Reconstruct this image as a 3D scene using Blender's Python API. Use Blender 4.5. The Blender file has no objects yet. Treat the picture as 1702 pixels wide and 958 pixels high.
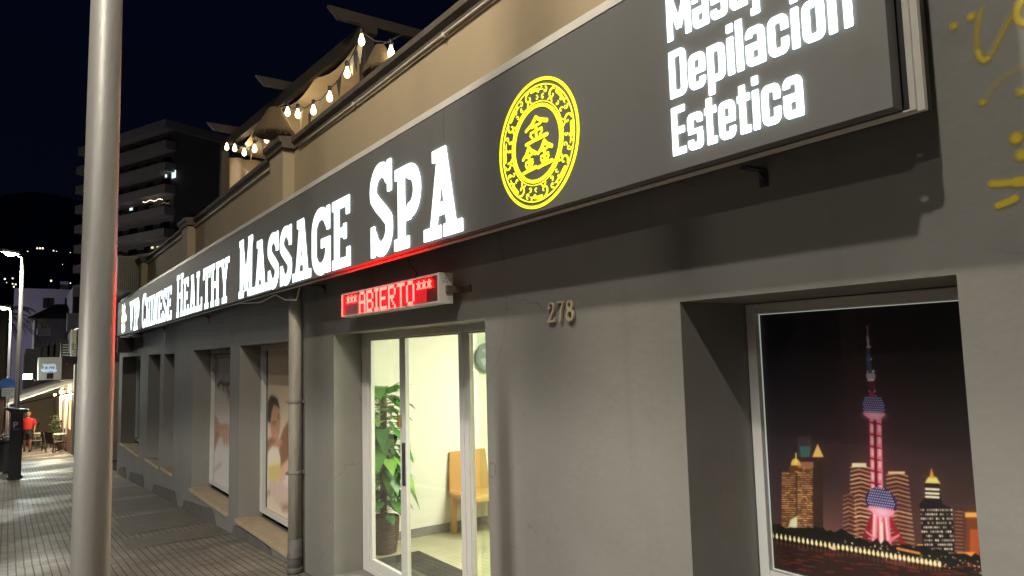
import bpy, bmesh, math, random
import numpy as np
from mathutils import Vector, Matrix
R = math.radians
random.seed(4); NR = np.random.RandomState(4)
SC = bpy.context.scene
COL = SC.collection

# ------------------------------------------------------------------ camera
F_PX, PCX, PCY, W0, H0 = 1181.0, 851.0, 479.0, 1702.0, 958.0
MROT = np.array([[0.81816108, 0.03322383, 0.57402842],     # world X,Y,Z axes seen by the camera
                 [-0.57442076, 0.09160427, 0.81341837],     # (right, down, forward)
                 [-0.02555858, -0.99524109, 0.09403151]])
EYE = np.array([-2.35, 0.0, 1.62])
cam = bpy.data.cameras.new('camera'); camo = bpy.data.objects.new('camera', cam); COL.objects.link(camo)
cam.sensor_width = 36.0; cam.lens = F_PX / W0 * 36.0; cam.clip_start = 0.05; cam.clip_end = 6000
m = Matrix(((MROT[0][0], -MROT[0][1], -MROT[0][2], EYE[0]),
            (MROT[1][0], -MROT[1][1], -MROT[1][2], EYE[1]),
            (MROT[2][0], -MROT[2][1], -MROT[2][2], EYE[2]), (0, 0, 0, 1)))
camo.matrix_world = m
SC.camera = camo

# ------------------------------------------------------------------ night sky, exposure
wd = bpy.data.worlds.new('World'); SC.world = wd; wd.use_nodes = True
nt = wd.node_tree
bg = nt.nodes['Background']
tc = nt.nodes.new('ShaderNodeTexCoord'); sep = nt.nodes.new('ShaderNodeSeparateXYZ')
rp = nt.nodes.new('ShaderNodeValToRGB')
nt.links.new(tc.outputs['Generated'], sep.inputs[0]); nt.links.new(sep.outputs['Z'], rp.inputs[0])
rp.color_ramp.elements[0].position = 0.0; rp.color_ramp.elements[0].color = (0.0014, 0.0019, 0.0044, 1)
rp.color_ramp.elements[1].position = 0.45; rp.color_ramp.elements[1].color = (0.0008, 0.0016, 0.0060, 1)
nt.links.new(rp.outputs[0], bg.inputs['Color']); bg.inputs['Strength'].default_value = 1.0
SC.view_settings.view_transform = 'Standard'; SC.view_settings.look = 'None'
SC.view_settings.exposure = 0.0; SC.view_settings.gamma = 1.0; SC.view_settings.use_curve_mapping = False
SC.cycles.max_bounces = 8; SC.cycles.transparent_max_bounces = 16
SC.cycles.sample_clamp_indirect = 6.0; SC.cycles.caustics_reflective = False; SC.cycles.caustics_refractive = False

# ------------------------------------------------------------------ pixel -> place helpers
def ray(px, py):
    v = np.array([(px - PCX) / F_PX, (py - PCY) / F_PX, 1.0]); return MROT @ (v / np.linalg.norm(v))
def onX(px, py, x): r = ray(px, py); return Vector(EYE + r * ((x - EYE[0]) / r[0]))
def onY(px, py, y): r = ray(px, py); return Vector(EYE + r * ((y - EYE[1]) / r[1]))
def onZ(px, py, z): r = ray(px, py); return Vector(EYE + r * ((z - EYE[2]) / r[2]))
SLOPE = 0.055
def gz(y): return -SLOPE * y

# ------------------------------------------------------------------ materials
MATS = {}
def mat(name, col, rough=0.7, metal=0.0, var=0.0, vscale=6.0, bump=0.0, bscale=40.0, emit=None, estr=0.0, spec=0.5, stretch=None, dirt=None):
    if name in MATS: return MATS[name]
    M = bpy.data.materials.new(name); M.use_nodes = True; MATS[name] = M
    n = M.node_tree.nodes; l = M.node_tree.links; b = n['Principled BSDF']
    b.inputs['Base Color'].default_value = (*col, 1); b.inputs['Roughness'].default_value = rough
    b.inputs['Metallic'].default_value = metal; b.inputs['Specular IOR Level'].default_value = spec
    if var or bump or dirt:
        t = n.new('ShaderNodeTexCoord'); mp = n.new('ShaderNodeMapping'); l.new(t.outputs['Object'], mp.inputs[0])
        if stretch: mp.inputs['Scale'].default_value = stretch
    if var:
        z = n.new('ShaderNodeTexNoise'); z.inputs['Scale'].default_value = vscale; z.inputs['Detail'].default_value = 7; z.inputs['Roughness'].default_value = .62
        l.new(mp.outputs[0], z.inputs['Vector'])
        r = n.new('ShaderNodeValToRGB'); e = r.color_ramp.elements
        e[0].position = .3; e[1].position = .7
        e[0].color = (*[c * (1 - var) for c in col], 1); e[1].color = (*[min(1, c * (1 + var)) for c in col], 1)
        l.new(z.outputs['Fac'], r.inputs[0]); last = r.outputs[0]
        if dirt:
            z2 = n.new('ShaderNodeTexNoise'); z2.inputs['Scale'].default_value = dirt[1]; z2.inputs['Detail'].default_value = 10; z2.inputs['Roughness'].default_value = .7
            l.new(mp.outputs[0], z2.inputs['Vector'])
            r2 = n.new('ShaderNodeValToRGB'); r2.color_ramp.elements[0].position = dirt[2]; r2.color_ramp.elements[1].position = dirt[2] + .14
            l.new(z2.outputs['Fac'], r2.inputs[0])
            mx = n.new('ShaderNodeMix'); mx.data_type = 'RGBA'
            l.new(r2.outputs[0], mx.inputs[0]); l.new(last, mx.inputs[6]); mx.inputs[7].default_value = (*dirt[0], 1); last = mx.outputs[2]
        l.new(last, b.inputs['Base Color'])
    if bump:
        z = n.new('ShaderNodeTexNoise'); z.inputs['Scale'].default_value = bscale; z.inputs['Detail'].default_value = 6
        l.new(mp.outputs[0], z.inputs['Vector'])
        bp = n.new('ShaderNodeBump'); bp.inputs['Strength'].default_value = bump; bp.inputs['Distance'].default_value = 0.01
        l.new(z.outputs['Fac'], bp.inputs['Height']); l.new(bp.outputs[0], b.inputs['Normal'])
    if emit:
        b.inputs['Emission Color'].default_value = (*emit, 1); b.inputs['Emission Strength'].default_value = estr
    return M

def attr_mat(name, rough=0.35, alpha=False, gain=1.0):
    M = bpy.data.materials.new(name); M.use_nodes = True
    n = M.node_tree.nodes; l = M.node_tree.links; b = n['Principled BSDF']
    a = n.new('ShaderNodeAttribute'); a.attribute_name = 'print'
    l.new(a.outputs['Color'], b.inputs['Base Color']); b.inputs['Roughness'].default_value = rough
    if alpha: l.new(a.outputs['Alpha'], b.inputs['Alpha'])
    return M

def glass_mat(name, tint=(.93, .98, .94), refl=0.06, rough=0.02):
    M = bpy.data.materials.new(name); M.use_nodes = True
    n = M.node_tree.nodes; l = M.node_tree.links
    for x in list(n):
        if x.type == 'BSDF_PRINCIPLED': n.remove(x)
    t = n.new('ShaderNodeBsdfTransparent'); t.inputs[0].default_value = (*tint, 1)
    g = n.new('ShaderNodeBsdfGlossy'); g.inputs['Roughness'].default_value = rough
    lw = n.new('ShaderNodeLayerWeight'); lw.inputs['Blend'].default_value = .18
    ma = n.new('ShaderNodeMath'); ma.operation = 'MULTIPLY_ADD'; ma.inputs[1].default_value = .35; ma.inputs[2].default_value = refl
    l.new(lw.outputs['Fresnel'], ma.inputs[0])
    mx = n.new('ShaderNodeMixShader'); l.new(ma.outputs[0], mx.inputs[0]); l.new(t.outputs[0], mx.inputs[1]); l.new(g.outputs[0], mx.inputs[2])
    l.new(mx.outputs[0], n['Material Output'].inputs[0]); return M

# ------------------------------------------------------------------ object helpers
ORG = {}
def wloc(p): return ORG.get(p.name, Vector((0, 0, 0))) if p else Vector((0, 0, 0))
def tag(o, label=None, cat=None, group=None, kind=None):
    if label: o['label'] = label
    if cat: o['category'] = cat
    if group: o['group'] = group
    if kind: o['kind'] = kind
    return o
def thing(name, label, cat, loc=(0, 0, 0), group=None):
    o = bpy.data.objects.new(name, None); COL.objects.link(o); o.location = loc; o.empty_display_size = .1
    ORG[o.name] = Vector(loc); return tag(o, label, cat, group)
def link(name, me, mt, parent=None, origin=None):
    o = bpy.data.objects.new(name, me); COL.objects.link(o)
    if mt is not None and not me.materials:
        for q in (mt if isinstance(mt, (list, tuple)) else [mt]): me.materials.append(q)
    w = wloc(parent); og = Vector(origin) if origin is not None else (w if parent else Vector((0, 0, 0)))
    me.transform(Matrix.Translation(-og))
    if parent: o.parent = parent
    o.location = og - w; ORG[o.name] = og
    return o
def obj(name, bm, mt, parent=None, smooth=False, origin=None):
    me = bpy.data.meshes.new(name); bmesh.ops.recalc_face_normals(bm, faces=bm.faces); bm.to_mesh(me); bm.free()
    if smooth:
        for p in me.polygons: p.use_smooth = True
        if hasattr(me, 'set_sharp_from_angle'): me.set_sharp_from_angle(angle=R(35))
    return link(name, me, mt, parent, origin)
def copy_tree(o, parent=None):
    c = o.copy(); COL.objects.link(c)
    if parent: c.parent = parent
    ORG[c.name] = ORG.get(o.name, Vector((0, 0, 0)))
    for ch in list(o.children): copy_tree(ch, c)
    return c
def NB(): return bmesh.new()
def box(bm, x0, x1, y0, y1, z0, z1, bev=0.0, mi=0):
    t = bmesh.new()
    bmesh.ops.create_cube(t, size=1.0)
    for v in t.verts: v.co = Vector(((x0 + x1) / 2 + v.co.x * (x1 - x0), (y0 + y1) / 2 + v.co.y * (y1 - y0), (z0 + z1) / 2 + v.co.z * (z1 - z0)))
    if bev: bmesh.ops.bevel(t, geom=t.edges[:], offset=bev, segments=2, affect='EDGES', profile=.5)
    merge(bm, t, mi); return bm
def merge(bm, t, mi=0):
    mp = {}
    for v in t.verts: mp[v] = bm.verts.new(v.co)
    for f in t.faces:
        try:
            g = bm.faces.new([mp[v] for v in f.verts]); g.material_index = mi; g.smooth = f.smooth
        except ValueError: pass
    t.free()
def tube(bm, pts, r, seg=10, caps=True):
    pts = [Vector(p) for p in pts]; rr = r if isinstance(r, (list, tuple)) else [r] * len(pts)
    rings = []; up = None
    for i, p in enumerate(pts):
        d = (pts[min(i + 1, len(pts) - 1)] - pts[max(i - 1, 0)]).normalized()
        if up is None: up = d.orthogonal().normalized()
        else:
            up = (up - d * up.dot(d)); up = up.normalized() if up.length > 1e-6 else d.orthogonal().normalized()
        s = d.cross(up)
        rings.append([bm.verts.new(p + (up * math.cos(2 * math.pi * k / seg) + s * math.sin(2 * math.pi * k / seg)) * rr[i]) for k in range(seg)])
    for a, b in zip(rings, rings[1:]):
        for k in range(seg):
            f = bm.faces.new((a[k], a[(k + 1) % seg], b[(k + 1) % seg], b[k])); f.smooth = True
    if caps: bm.faces.new(rings[0][::-1]); bm.faces.new(rings[-1])
    return bm
def lathe(bm, prof, c, seg=20, axis='Z'):
    rings = []
    for r, h in prof:
        ring = []
        for k in range(seg):
            a = 2 * math.pi * k / seg; x, y = r * math.cos(a), r * math.sin(a)
            v = {'Z': (x, y, h), 'X': (h, x, y), 'Y': (x, h, y)}[axis]
            ring.append(bm.verts.new(Vector(c) + Vector(v)))
        rings.append(ring)
    for a, b in zip(rings, rings[1:]):
        for k in range(seg):
            f = bm.faces.new((a[k], a[(k + 1) % seg], b[(k + 1) % seg], b[k])); f.smooth = True
    bm.faces.new(rings[0][::-1]); bm.faces.new(rings[-1]); return bm
def prism(bm, poly, d):
    """closed polygon (3-D points) pushed along vector d"""
    d = Vector(d); a = [bm.verts.new(Vector(p)) for p in poly]; b = [bm.verts.new(Vector(p) + d) for p in poly]
    bm.faces.new(a); bm.faces.new(b[::-1]); n = len(a)
    for i in range(n): bm.faces.new((a[i], b[i], b[(i + 1) % n], a[(i + 1) % n]))
    return bm
def quad(bm, *p, mi=0):
    f = bm.faces.new([bm.verts.new(Vector(q)) for q in p]); f.material_index = mi; return f
def uvsphere(bm, c, r, seg=12, rings=8, sc=(1, 1, 1)):
    t = bmesh.new(); bmesh.ops.create_uvsphere(t, u_segments=seg, v_segments=rings, radius=r)
    for v in t.verts: v.co = Vector((v.co.x * sc[0], v.co.y * sc[1], v.co.z * sc[2])) + Vector(c)
    for f in t.faces: f.smooth = True
    merge(bm, t); return bm

# ------------------------------------------------------------------ flat shapes from stroke distances
def d_seg(X, Y, a, b, w):                    # round-ended stroke
    ax, ay = a; bx, by = b; dx, dy = bx - ax, by - ay; L = dx * dx + dy * dy + 1e-12
    t = np.clip(((X - ax) * dx + (Y - ay) * dy) / L, 0, 1)
    return np.hypot(X - ax - t * dx, Y - ay - t * dy) - w / 2
def d_bar(X, Y, a, b, w):                    # square-ended stroke
    ax, ay = a; bx, by = b; L = math.hypot(bx - ax, by - ay) + 1e-9; ux, uy = (bx - ax) / L, (by - ay) / L
    p = (X - ax) * ux + (Y - ay) * uy - L / 2; q = -(X - ax) * uy + (Y - ay) * ux
    return np.maximum(np.abs(p) - L / 2, np.abs(q) - w / 2)
def d_ell(X, Y, cx, cy, rx, ry): return (np.hypot((X - cx) / rx, (Y - cy) / ry) - 1) * min(rx, ry)
def d_poly(X, Y, pts, w):
    d = 9.0 * np.ones_like(X); ws = w if isinstance(w, (list, tuple, np.ndarray)) else [w] * len(pts)
    for i in range(len(pts) - 1): d = np.minimum(d, d_seg(X, Y, pts[i], pts[i + 1], (ws[i] + ws[i + 1]) / 2))
    return d
def arc(cx, cy, rx, ry, a0, a1, n=14): return [(cx + rx * math.cos(R(a0 + (a1 - a0) * i / n)), cy + ry * math.sin(R(a0 + (a1 - a0) * i / n))) for i in range(n + 1)]
def contours(D, xs, ys):
    ny, nx = D.shape; nxt = {}
    ins = D < 0; pts = {}
    def P(e):
        if e in pts: return pts[e]
        k, j, i = e
        if k == 0: a, b = D[j, i], D[j, i + 1]; t = a / (a - b); p = (xs[i] + t * (xs[i + 1] - xs[i]), ys[j])
        else: a, b = D[j, i], D[j + 1, i]; t = a / (a - b); p = (xs[i], ys[j] + t * (ys[j + 1] - ys[j]))
        pts[e] = p; return p
    c = ins[:-1, :-1].astype(int) + 2 * ins[:-1, 1:] + 4 * ins[1:, 1:] + 8 * ins[1:, :-1]
    for j, i in zip(*np.nonzero((c > 0) & (c < 15))):
        j = int(j); i = int(i)
        B, Rr, T, L = (0, j, i), (1, j, i + 1), (0, j + 1, i), (1, j, i)
        S = {1: [(B, L)], 2: [(Rr, B)], 3: [(Rr, L)], 4: [(T, Rr)], 5: [(B, L), (T, Rr)], 6: [(T, B)], 7: [(T, L)], 8: [(L, T)], 9: [(B, T)],
             10: [(Rr, B), (L, T)], 11: [(Rr, T)], 12: [(L, Rr)], 13: [(B, Rr)], 14: [(L, B)]}[int(c[j, i])]
        for a, b in S: nxt[a] = b
    out = []
    while nxt:
        s = next(iter(nxt)); ch = [s]; e = nxt.pop(s)
        while e != s and e in nxt: ch.append(e); e = nxt.pop(e)
        if len(ch) > 4: out.append([P(e) for e in ch])
    return out
def simplify(p, tol):
    q = [p[0]]; i = 0; n = len(p)
    while i < n - 1:
        j = min(i + 2, n - 1); best = i + 1
        while i + 2 <= j < min(n, i + 14):
            a, b = np.array(p[i]), np.array(p[j]); ab = b - a; L = np.hypot(*ab) + 1e-12
            s = np.array(p[i + 1:j]) - a; dev = np.abs(s[:, 0] * ab[1] - s[:, 1] * ab[0]) / L
            if dev.max() > tol: break
            best = j; j += 1
        i = best; q.append(p[i])
    return q
def flat_mesh(loops, place, thick):
    """loops: lists of (u,v); place(u,v,w)->world; even-odd filled and given a real thickness"""
    cu = bpy.data.curves.new('t', 'CURVE'); cu.dimensions = '2D'; cu.fill_mode = 'BOTH'; cu.extrude = thick / 2
    for lp in loops:
        if len(lp) < 3: continue
        s = cu.splines.new('POLY'); s.points.add(len(lp) - 1); s.use_cyclic_u = True
        s.points.foreach_set('co', [c for (u, v) in lp for c in (u, v, 0, 1)])
    o = bpy.data.objects.new('t', cu); COL.objects.link(o)
    dg = bpy.context.evaluated_depsgraph_get(); me = bpy.data.meshes.new_from_object(o.evaluated_get(dg))
    bpy.data.objects.remove(o); bpy.data.curves.remove(cu); me.materials.clear()
    for v in me.vertices: v.co = Vector(place(v.co.x, v.co.y, v.co.z + thick / 2))
    return me
def glyph_loops(fn, w, h, res, ox=0.0, oy=0.0, pad=.06):
    xs = np.arange(-pad, w + pad + res, res); ys = np.arange(-pad - .25, h + pad + res, res)
    X, Y = np.meshgrid(xs, ys); D = fn(X, Y)
    return [[(ox + u, oy + v) for u, v in simplify(lp, res * .12)] for lp in contours(D, xs, ys)]

# slab-serif capitals: height H, width w
def slab(ch, w, H):
    t = .104 * (H / .6) ** .3; s = .076; m_ = .008
    def f(X, Y):
        D = 9.0 * np.ones_like(X)
        def bar(a, b, ww=t):
            nonlocal D; D = np.minimum(D, d_bar(X, Y, a, b, ww))
        def curve(p, ww=t):
            nonlocal D; D = np.minimum(D, d_poly(X, Y, p, ww))
        def serif(xc, y, half):
            yy = s / 2 if y == 0 else H - s / 2
            bar((xc - half, yy), (xc + half, yy), s)
        x0, x1 = t * .5 + .045, w - t * .5 - .045; hs = t * .5 + .045
        if ch == 'I':
            bar((w / 2, 0), (w / 2, H)); serif(w / 2, 0, w / 2); serif(w / 2, 1, w / 2)
        elif ch == 'H':
            bar((x0, 0), (x0, H)); bar((x1, 0), (x1, H)); bar((x0, H * .5), (x1, H * .5), s * 1.05)
            for x in (x0, x1): serif(x, 0, hs); serif(x, 1, hs)
        elif ch == 'N':
            bar((x0, 0), (x0, H), t * .8); bar((x1, 0), (x1, H), t * .8); bar((x0 - .01, H - .02), (x1 + .01, .02), t * 1.05)
            serif(x0, 0, hs); serif(x1, 1, hs); serif(x0 - .02, 1, hs - .02)
            D = np.where((Y < 0) | (Y > H), 9, D)
        elif ch == 'M':
            bar((x0, 0), (x0, H), t * .85); bar((x1, 0), (x1, H), t * .85)
            bar((x0, H), (w / 2, H * .12), t * .9); bar((x1, H), (w / 2, H * .12), t * .9)
            for x in (x0, x1): serif(x, 0, hs); serif(x, 1, hs * .8)
            D = np.where((Y < 0) | (Y > H), 9, D)
        elif ch in 'EL':
            bar((x0, 0), (x0, H)); serif(x0, 1, hs); bar((0, s / 2), (w - .01, s / 2), s)
            bar((w - .035 - .01, 0), (w - .035 - .01, H * (.27 if ch == 'E' else .33)), .07)
            if ch == 'E':
                bar((0, H - s / 2), (w - .02, H - s / 2), s); bar((w - .055, H), (w - .055, H * .74), .07)
                bar((x0, H * .51), (w * .72, H * .51), s * .95); bar((w * .70, H * .40), (w * .70, H * .62), .06)
        elif ch == 'T':
            bar((w / 2, 0), (w / 2, H)); serif(w / 2, 0, hs + .02); bar((0, H - s / 2), (w, H - s / 2), s)
            for x in (.035, w - .035): bar((x, H), (x, H * .72), .07)
        elif ch == 'P':
            bar((x0, 0), (x0, H)); serif(x0, 0, hs + .02); bar((0, H - s / 2), (w * .6, H - s / 2), s); bar((x0, H * .40), (w * .6, H * .40), s)
            rx = w * .40 - t / 2; curve(arc(w * .6 - .01, H * .70 - s / 4 + .005, rx, H * .30 - s / 2 - .0, -90, 90))
        elif ch == 'V':
            bar((x0, H), (w / 2, .04), t); bar((x1, H), (w / 2, .04), t * .85); serif(x0, 1, hs + .01); serif(x1, 1, hs + .01)
            D = np.where((Y < 0) | (Y > H), 9, D)
        elif ch == 'A':
            bar((w / 2, H), (x0, 0), t * .8); bar((w / 2, H), (x1, 0), t * 1.05); bar((w * .28, H * .32), (w * .72, H * .32), s)
            serif(x0, 0, hs + .02); serif(x1, 0, hs + .02); bar((w * .24, H - s / 2), (w * .56, H - s / 2), s)
            D = np.where((Y < 0) | (Y > H), 9, D)
        elif ch == 'Y':
            bar((x0, H), (w / 2, H * .42), t); bar((x1, H), (w / 2, H * .42), t * .85); bar((w / 2, 0), (w / 2, H * .46)); serif(w / 2, 0, hs + .03)
            serif(x0, 1, hs + .005); serif(x1, 1, hs + .005); D = np.where((Y < 0) | (Y > H), 9, D)
        elif ch in 'CG':
            q = t / 2; rx, ry = w / 2 - q, H * .26
            top = arc(w / 2, H - q * .8 - ry, rx, ry, 25, 180); bot = arc(w / 2, q * .8 + ry, rx, ry, 180, 325 if ch == 'C' else 360)
            curve(top + bot); bar((w - q * .85, H), (w - q * .85, H * .64), .07)
            if ch == 'G':
                bar((w - q, .0), (w - q, H * .46), t * .95); bar((w * .52, H * .46), (w, H * .46), s)
        elif ch == 'S':
            q = t / 2; rx, ry = w / 2 - q, H * .25 - q * .25
            p = arc(w / 2, H - q * .85 - ry * .9, rx, ry * .9, 30, 200, 16) + [(w * .34, H * .565), (w * .64, H * .45)] + arc(w / 2, q * .85 + ry * .95, rx, ry * .95, 20, -160, 16)
            curve(p, t * .98); bar((w - .045, H), (w - .045, H * .66), .065); bar((.045, 0), (.045, H * .34), .065)
        return D
    return f
# condensed rounded grotesque, unit: cap height 1
def grot(ch):
    t = .172; x = .74; w = {'M': .80, 'E': .46, 'D': .54, 'i': t, 'l': t, 't': .36, 'j': .24, 'f': .34}.get(ch, .50)
    def f(X, Y):
        D = 9.0 * np.ones_like(X)
        def bar(a, b, ww=t):
            nonlocal D; D = np.minimum(D, d_bar(X, Y, a, b, ww))
        def rr(xa, xb, ya, yb, r=.15, tt=t):
            nonlocal D
            cx, cy = (xa + xb) / 2, (ya + yb) / 2; hx, hy = (xb - xa) / 2, (yb - ya) / 2
            qx = np.abs(X - cx) - hx + r; qy = np.abs(Y - cy) - hy + r
            o = np.hypot(np.maximum(qx, 0), np.maximum(qy, 0)) + np.minimum(np.maximum(qx, qy), 0) - r
            r2 = max(r - tt * .75, .03); tv = tt * .78
            qx = np.abs(X - cx) - hx + tt + r2; qy = np.abs(Y - cy) - hy + tv + r2
            inn = np.hypot(np.maximum(qx, 0), np.maximum(qy, 0)) + np.minimum(np.maximum(qx, qy), 0) - r2
            return np.maximum(o, -inn)
        h = t / 2; tv = t * .78
        def gap(R_, xa, xb, ya, yb): return np.maximum(R_, -np.maximum(np.abs(X - (xa + xb) / 2) - (xb - xa) / 2, np.abs(Y - (ya + yb) / 2) - (yb - ya) / 2))
        if ch == 'M':
            bar((h, 0), (h, 1)); bar((w - h, 0), (w - h, 1)); bar((h, 1), (w / 2, .22), t * .92); bar((w - h, 1), (w / 2, .22), t * .92); D = np.where((Y > 1) | (Y < 0), 9, D)
        elif ch == 'D': D = np.minimum(rr(0, w, 0, 1, .17), d_bar(X, Y, (h, 0), (h, 1), t))
        elif ch == 'E':
            bar((h, 0), (h, 1))
            for y in (tv / 2, .5, 1 - tv / 2): bar((0, y), (w - (.03 if y == .5 else 0), y), tv)
        elif ch == 'i': bar((h, 0), (h, x)); bar((h, .84), (h, 1.0))
        elif ch == 'l': bar((h, 0), (h, 1))
        elif ch == 'n': D = np.minimum(gap(rr(0, w, -.4, x, .16), -1, 2, -1, 0), d_bar(X, Y, (h, 0), (h, x), t))
        elif ch in 'oó':
            D = rr(0, w, 0, x, .16)
            if ch == 'ó': bar((w * .42, x + .09), (w * .70, x + .24), t * .7)
        elif ch == 'p': D = np.minimum(rr(0, w, 0, x, .16), d_bar(X, Y, (h, -.24), (h, x), t))
        elif ch == 'c': D = gap(rr(0, w, 0, x, .16), w - t - .02, 2, x * .40, x * .60)
        elif ch == 'e':
            D = gap(rr(0, w, 0, x, .16), w - t - .02, 2, x * .30, x * .44); bar((h, x * .5), (w - .01, x * .5), tv * .85)
        elif ch == 'a':
            D = np.minimum(gap(gap(rr(0, w, 0, x, .16), -1, t + .02, x * .58, x * .74), -1, -.5, 0, 0), rr(0, w, 0, x * .58, .14)); bar((w - h, 0), (w - h, x * .8))
            D = gap(D, -1, w - t, x * .585, x * .70)
        elif ch == 's':
            D = gap(gap(rr(0, w, 0, x * .56, .13), -1, w - t, x * .28, x * .44), -1, -.5, 0, 0); D2 = gap(rr(0, w, x * .44, x, .13), t, 2, x * .56, x * .72); D = np.minimum(D, D2)
            D = gap(D, -.5, t * .9, x * .19, x * .445) if False else D
        elif ch == 't': bar((.06 + h, .0), (.06 + h, .92)); bar((0, x - tv / 2), (w, x - tv / 2), tv); bar((.06 + h, tv / 2), (w, tv / 2), tv)
        elif ch == 'j': bar((w - h, -.12), (w - h, x)); bar((w - h, .84), (w - h, 1)); bar((0, -.2), (w, -.2), tv)
        return D
    return f, w

# ------------------------------------------------------------------ shared materials
def wall_mat():
    M = mat('grey painted render', (.222, .216, .203), .74, var=.07, vscale=1.1, bump=.16, bscale=26, dirt=((.175, .168, .155), 1.7, .60))
    n = M.node_tree.nodes; l = M.node_tree.links; b = n['Principled BSDF']
    src = b.inputs['Base Color'].links[0].from_socket
    t = n.new('ShaderNodeTexCoord')
    def layer(src, scale, sc, lo, hi, amount, col, detail=8):
        mp = n.new('ShaderNodeMapping'); mp.inputs['Scale'].default_value = sc; l.new(t.outputs['Object'], mp.inputs[0])
        z = n.new('ShaderNodeTexNoise'); z.inputs['Scale'].default_value = scale; z.inputs['Detail'].default_value = detail; z.inputs['Roughness'].default_value = .6; l.new(mp.outputs[0], z.inputs['Vector'])
        mr = n.new('ShaderNodeMapRange'); l.new(z.outputs['Fac'], mr.inputs[0]); mr.inputs[1].default_value = lo; mr.inputs[2].default_value = hi; mr.inputs[3].default_value = 0; mr.inputs[4].default_value = amount
        mx = n.new('ShaderNodeMix'); mx.data_type = 'RGBA'; l.new(mr.outputs[0], mx.inputs[0]); l.new(src, mx.inputs[6]); mx.inputs[7].default_value = (*col, 1); return mx.outputs[2]
    src = layer(src, 2.4, (1, 3.2, .22), .58, .74, .25, (.15, .143, .13))        # vertical drip stains
    src = layer(src, .8, (1, 1, 1.4), .55, .60, .35, (.25, .245, .235), 4)         # touched-up paint patches
    src = layer(src, 3.1, (1, 1, 1), .70, .72, .55, (.34, .33, .31), 12)           # scuffs
    src = layer(src, 9.0, (1, 1, 1),   .755, .765, .4, (.46, .45, .42), 3)           # chips down to the plaster
    # hairline cracks
    zd = n.new('ShaderNodeTexNoise'); zd.inputs['Scale'].default_value = 2.2; zd.inputs['Detail'].default_value = 6; l.new(t.outputs['Object'], zd.inputs['Vector'])
    va = n.new('ShaderNodeVectorMath'); va.operation = 'MULTIPLY_ADD'; va.inputs[1].default_value = (.5, .5, .5); l.new(zd.outputs['Color'], va.inputs[0]); l.new(t.outputs['Object'], va.inputs[2])
    vo = n.new('ShaderNodeTexVoronoi'); vo.feature = 'DISTANCE_TO_EDGE'; vo.inputs['Scale'].default_value = .75; l.new(va.outputs[0], vo.inputs['Vector'])
    mr = n.new('ShaderNodeMapRange'); l.new(vo.outputs['Distance'], mr.inputs[0]); mr.inputs[1].default_value = .0012; mr.inputs[2].default_value = .0032; mr.inputs[3].default_value = .55; mr.inputs[4].default_value = 0
    zm = n.new('ShaderNodeTexNoise'); zm.inputs['Scale'].default_value = 1.3; l.new(t.outputs['Object'], zm.inputs['Vector'])
    mm = n.new('ShaderNodeMapRange'); l.new(zm.outputs['Fac'], mm.inputs[0]); mm.inputs[1].default_value = .50; mm.inputs[2].default_value = .58
    ml = n.new('ShaderNodeMath'); ml.operation = 'MULTIPLY'; l.new(mr.outputs[0], ml.inputs[0]); l.new(mm.outputs[0], ml.inputs[1])
    mx = n.new('ShaderNodeMix'); mx.data_type = 'RGBA'; l.new(ml.outputs[0], mx.inputs[0]); l.new(src, mx.inputs[6]); mx.inputs[7].default_value = (.08, .075, .07, 1); src = mx.outputs[2]
    l.new(src, b.inputs['Base Color'])
    # trowel waves
    z = n.new('ShaderNodeTexNoise'); z.inputs['Scale'].default_value = 3.0; z.inputs['Detail'].default_value = 4; l.new(t.outputs['Object'], z.inputs['Vector'])
    bp = n.new('ShaderNodeBump'); bp.inputs['Strength'].default_value = .35; bp.inputs['Distance'].default_value = .02; l.new(z.outputs['Fac'], bp.inputs['Height'])
    old = b.inputs['Normal'].links[0].from_node; l.new(bp.outputs[0], old.inputs['Normal'])
    return M
M_wall = wall_mat()
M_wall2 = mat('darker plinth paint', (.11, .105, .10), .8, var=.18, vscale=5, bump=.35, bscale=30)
M_beige = mat('beige render', (.37, .29, .185), .8, var=.07, vscale=1.0, bump=.2, bscale=60, dirt=((.30, .23, .145), 1.4, .63))
M_stone = mat('weathered coping stone', (.085, .07, .055), .8, var=.3, vscale=7, bump=.4, bscale=30)
M_sill = mat('cream stone sill', (.44, .35, .235), .55, var=.16, vscale=7, bump=.15, bscale=30, dirt=((.25, .2, .14), 5, .62))
M_white = mat('white aluminium', (.62, .62, .60), .35, var=.03, vscale=12)
M_alu = mat('brushed aluminium', (.60, .60, .58), .38, metal=.55, var=.06, vscale=9)
M_dark = mat('dark grey metal', (.035, .036, .04), .5)
M_black = mat('black plastic', (.014, .014, .017), .45)
M_face = mat('grey composite panel', (.132, .131, .130), .55, var=.05, vscale=1.1, spec=.22, dirt=((.115, .113, .110), 2.2, .58))
M_letter = mat('backlit white acrylic', (.8, .8, .8), .4, emit=(.78, .97, 1.0), estr=1.35)
M_edge = mat('glowing acrylic edge', (.8, .8, .8), .4, emit=(.78, .96, 1.0), estr=6.5)
M_yedge = mat('glowing yellow edge', (.7, .65, .02), .4, emit=(.82, .86, .03), estr=2.2)
M_yel = mat('backlit yellow acrylic', (.7, .65, .02), .4, emit=(.82, .86, .03), estr=1.05)
M_wood = mat('brown stained timber', (.016, .011, .008), .65, var=.6, vscale=14, stretch=(6, 1, 6))
M_cable = mat('pale cable sheath', (.45, .44, .42), .5)
M_pipe = mat('weathered cream pipe', (.36, .34, .295), .6, var=.16, vscale=9, stretch=(4, 4, .6), dirt=((.22, .2, .165), 6, .58))

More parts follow.
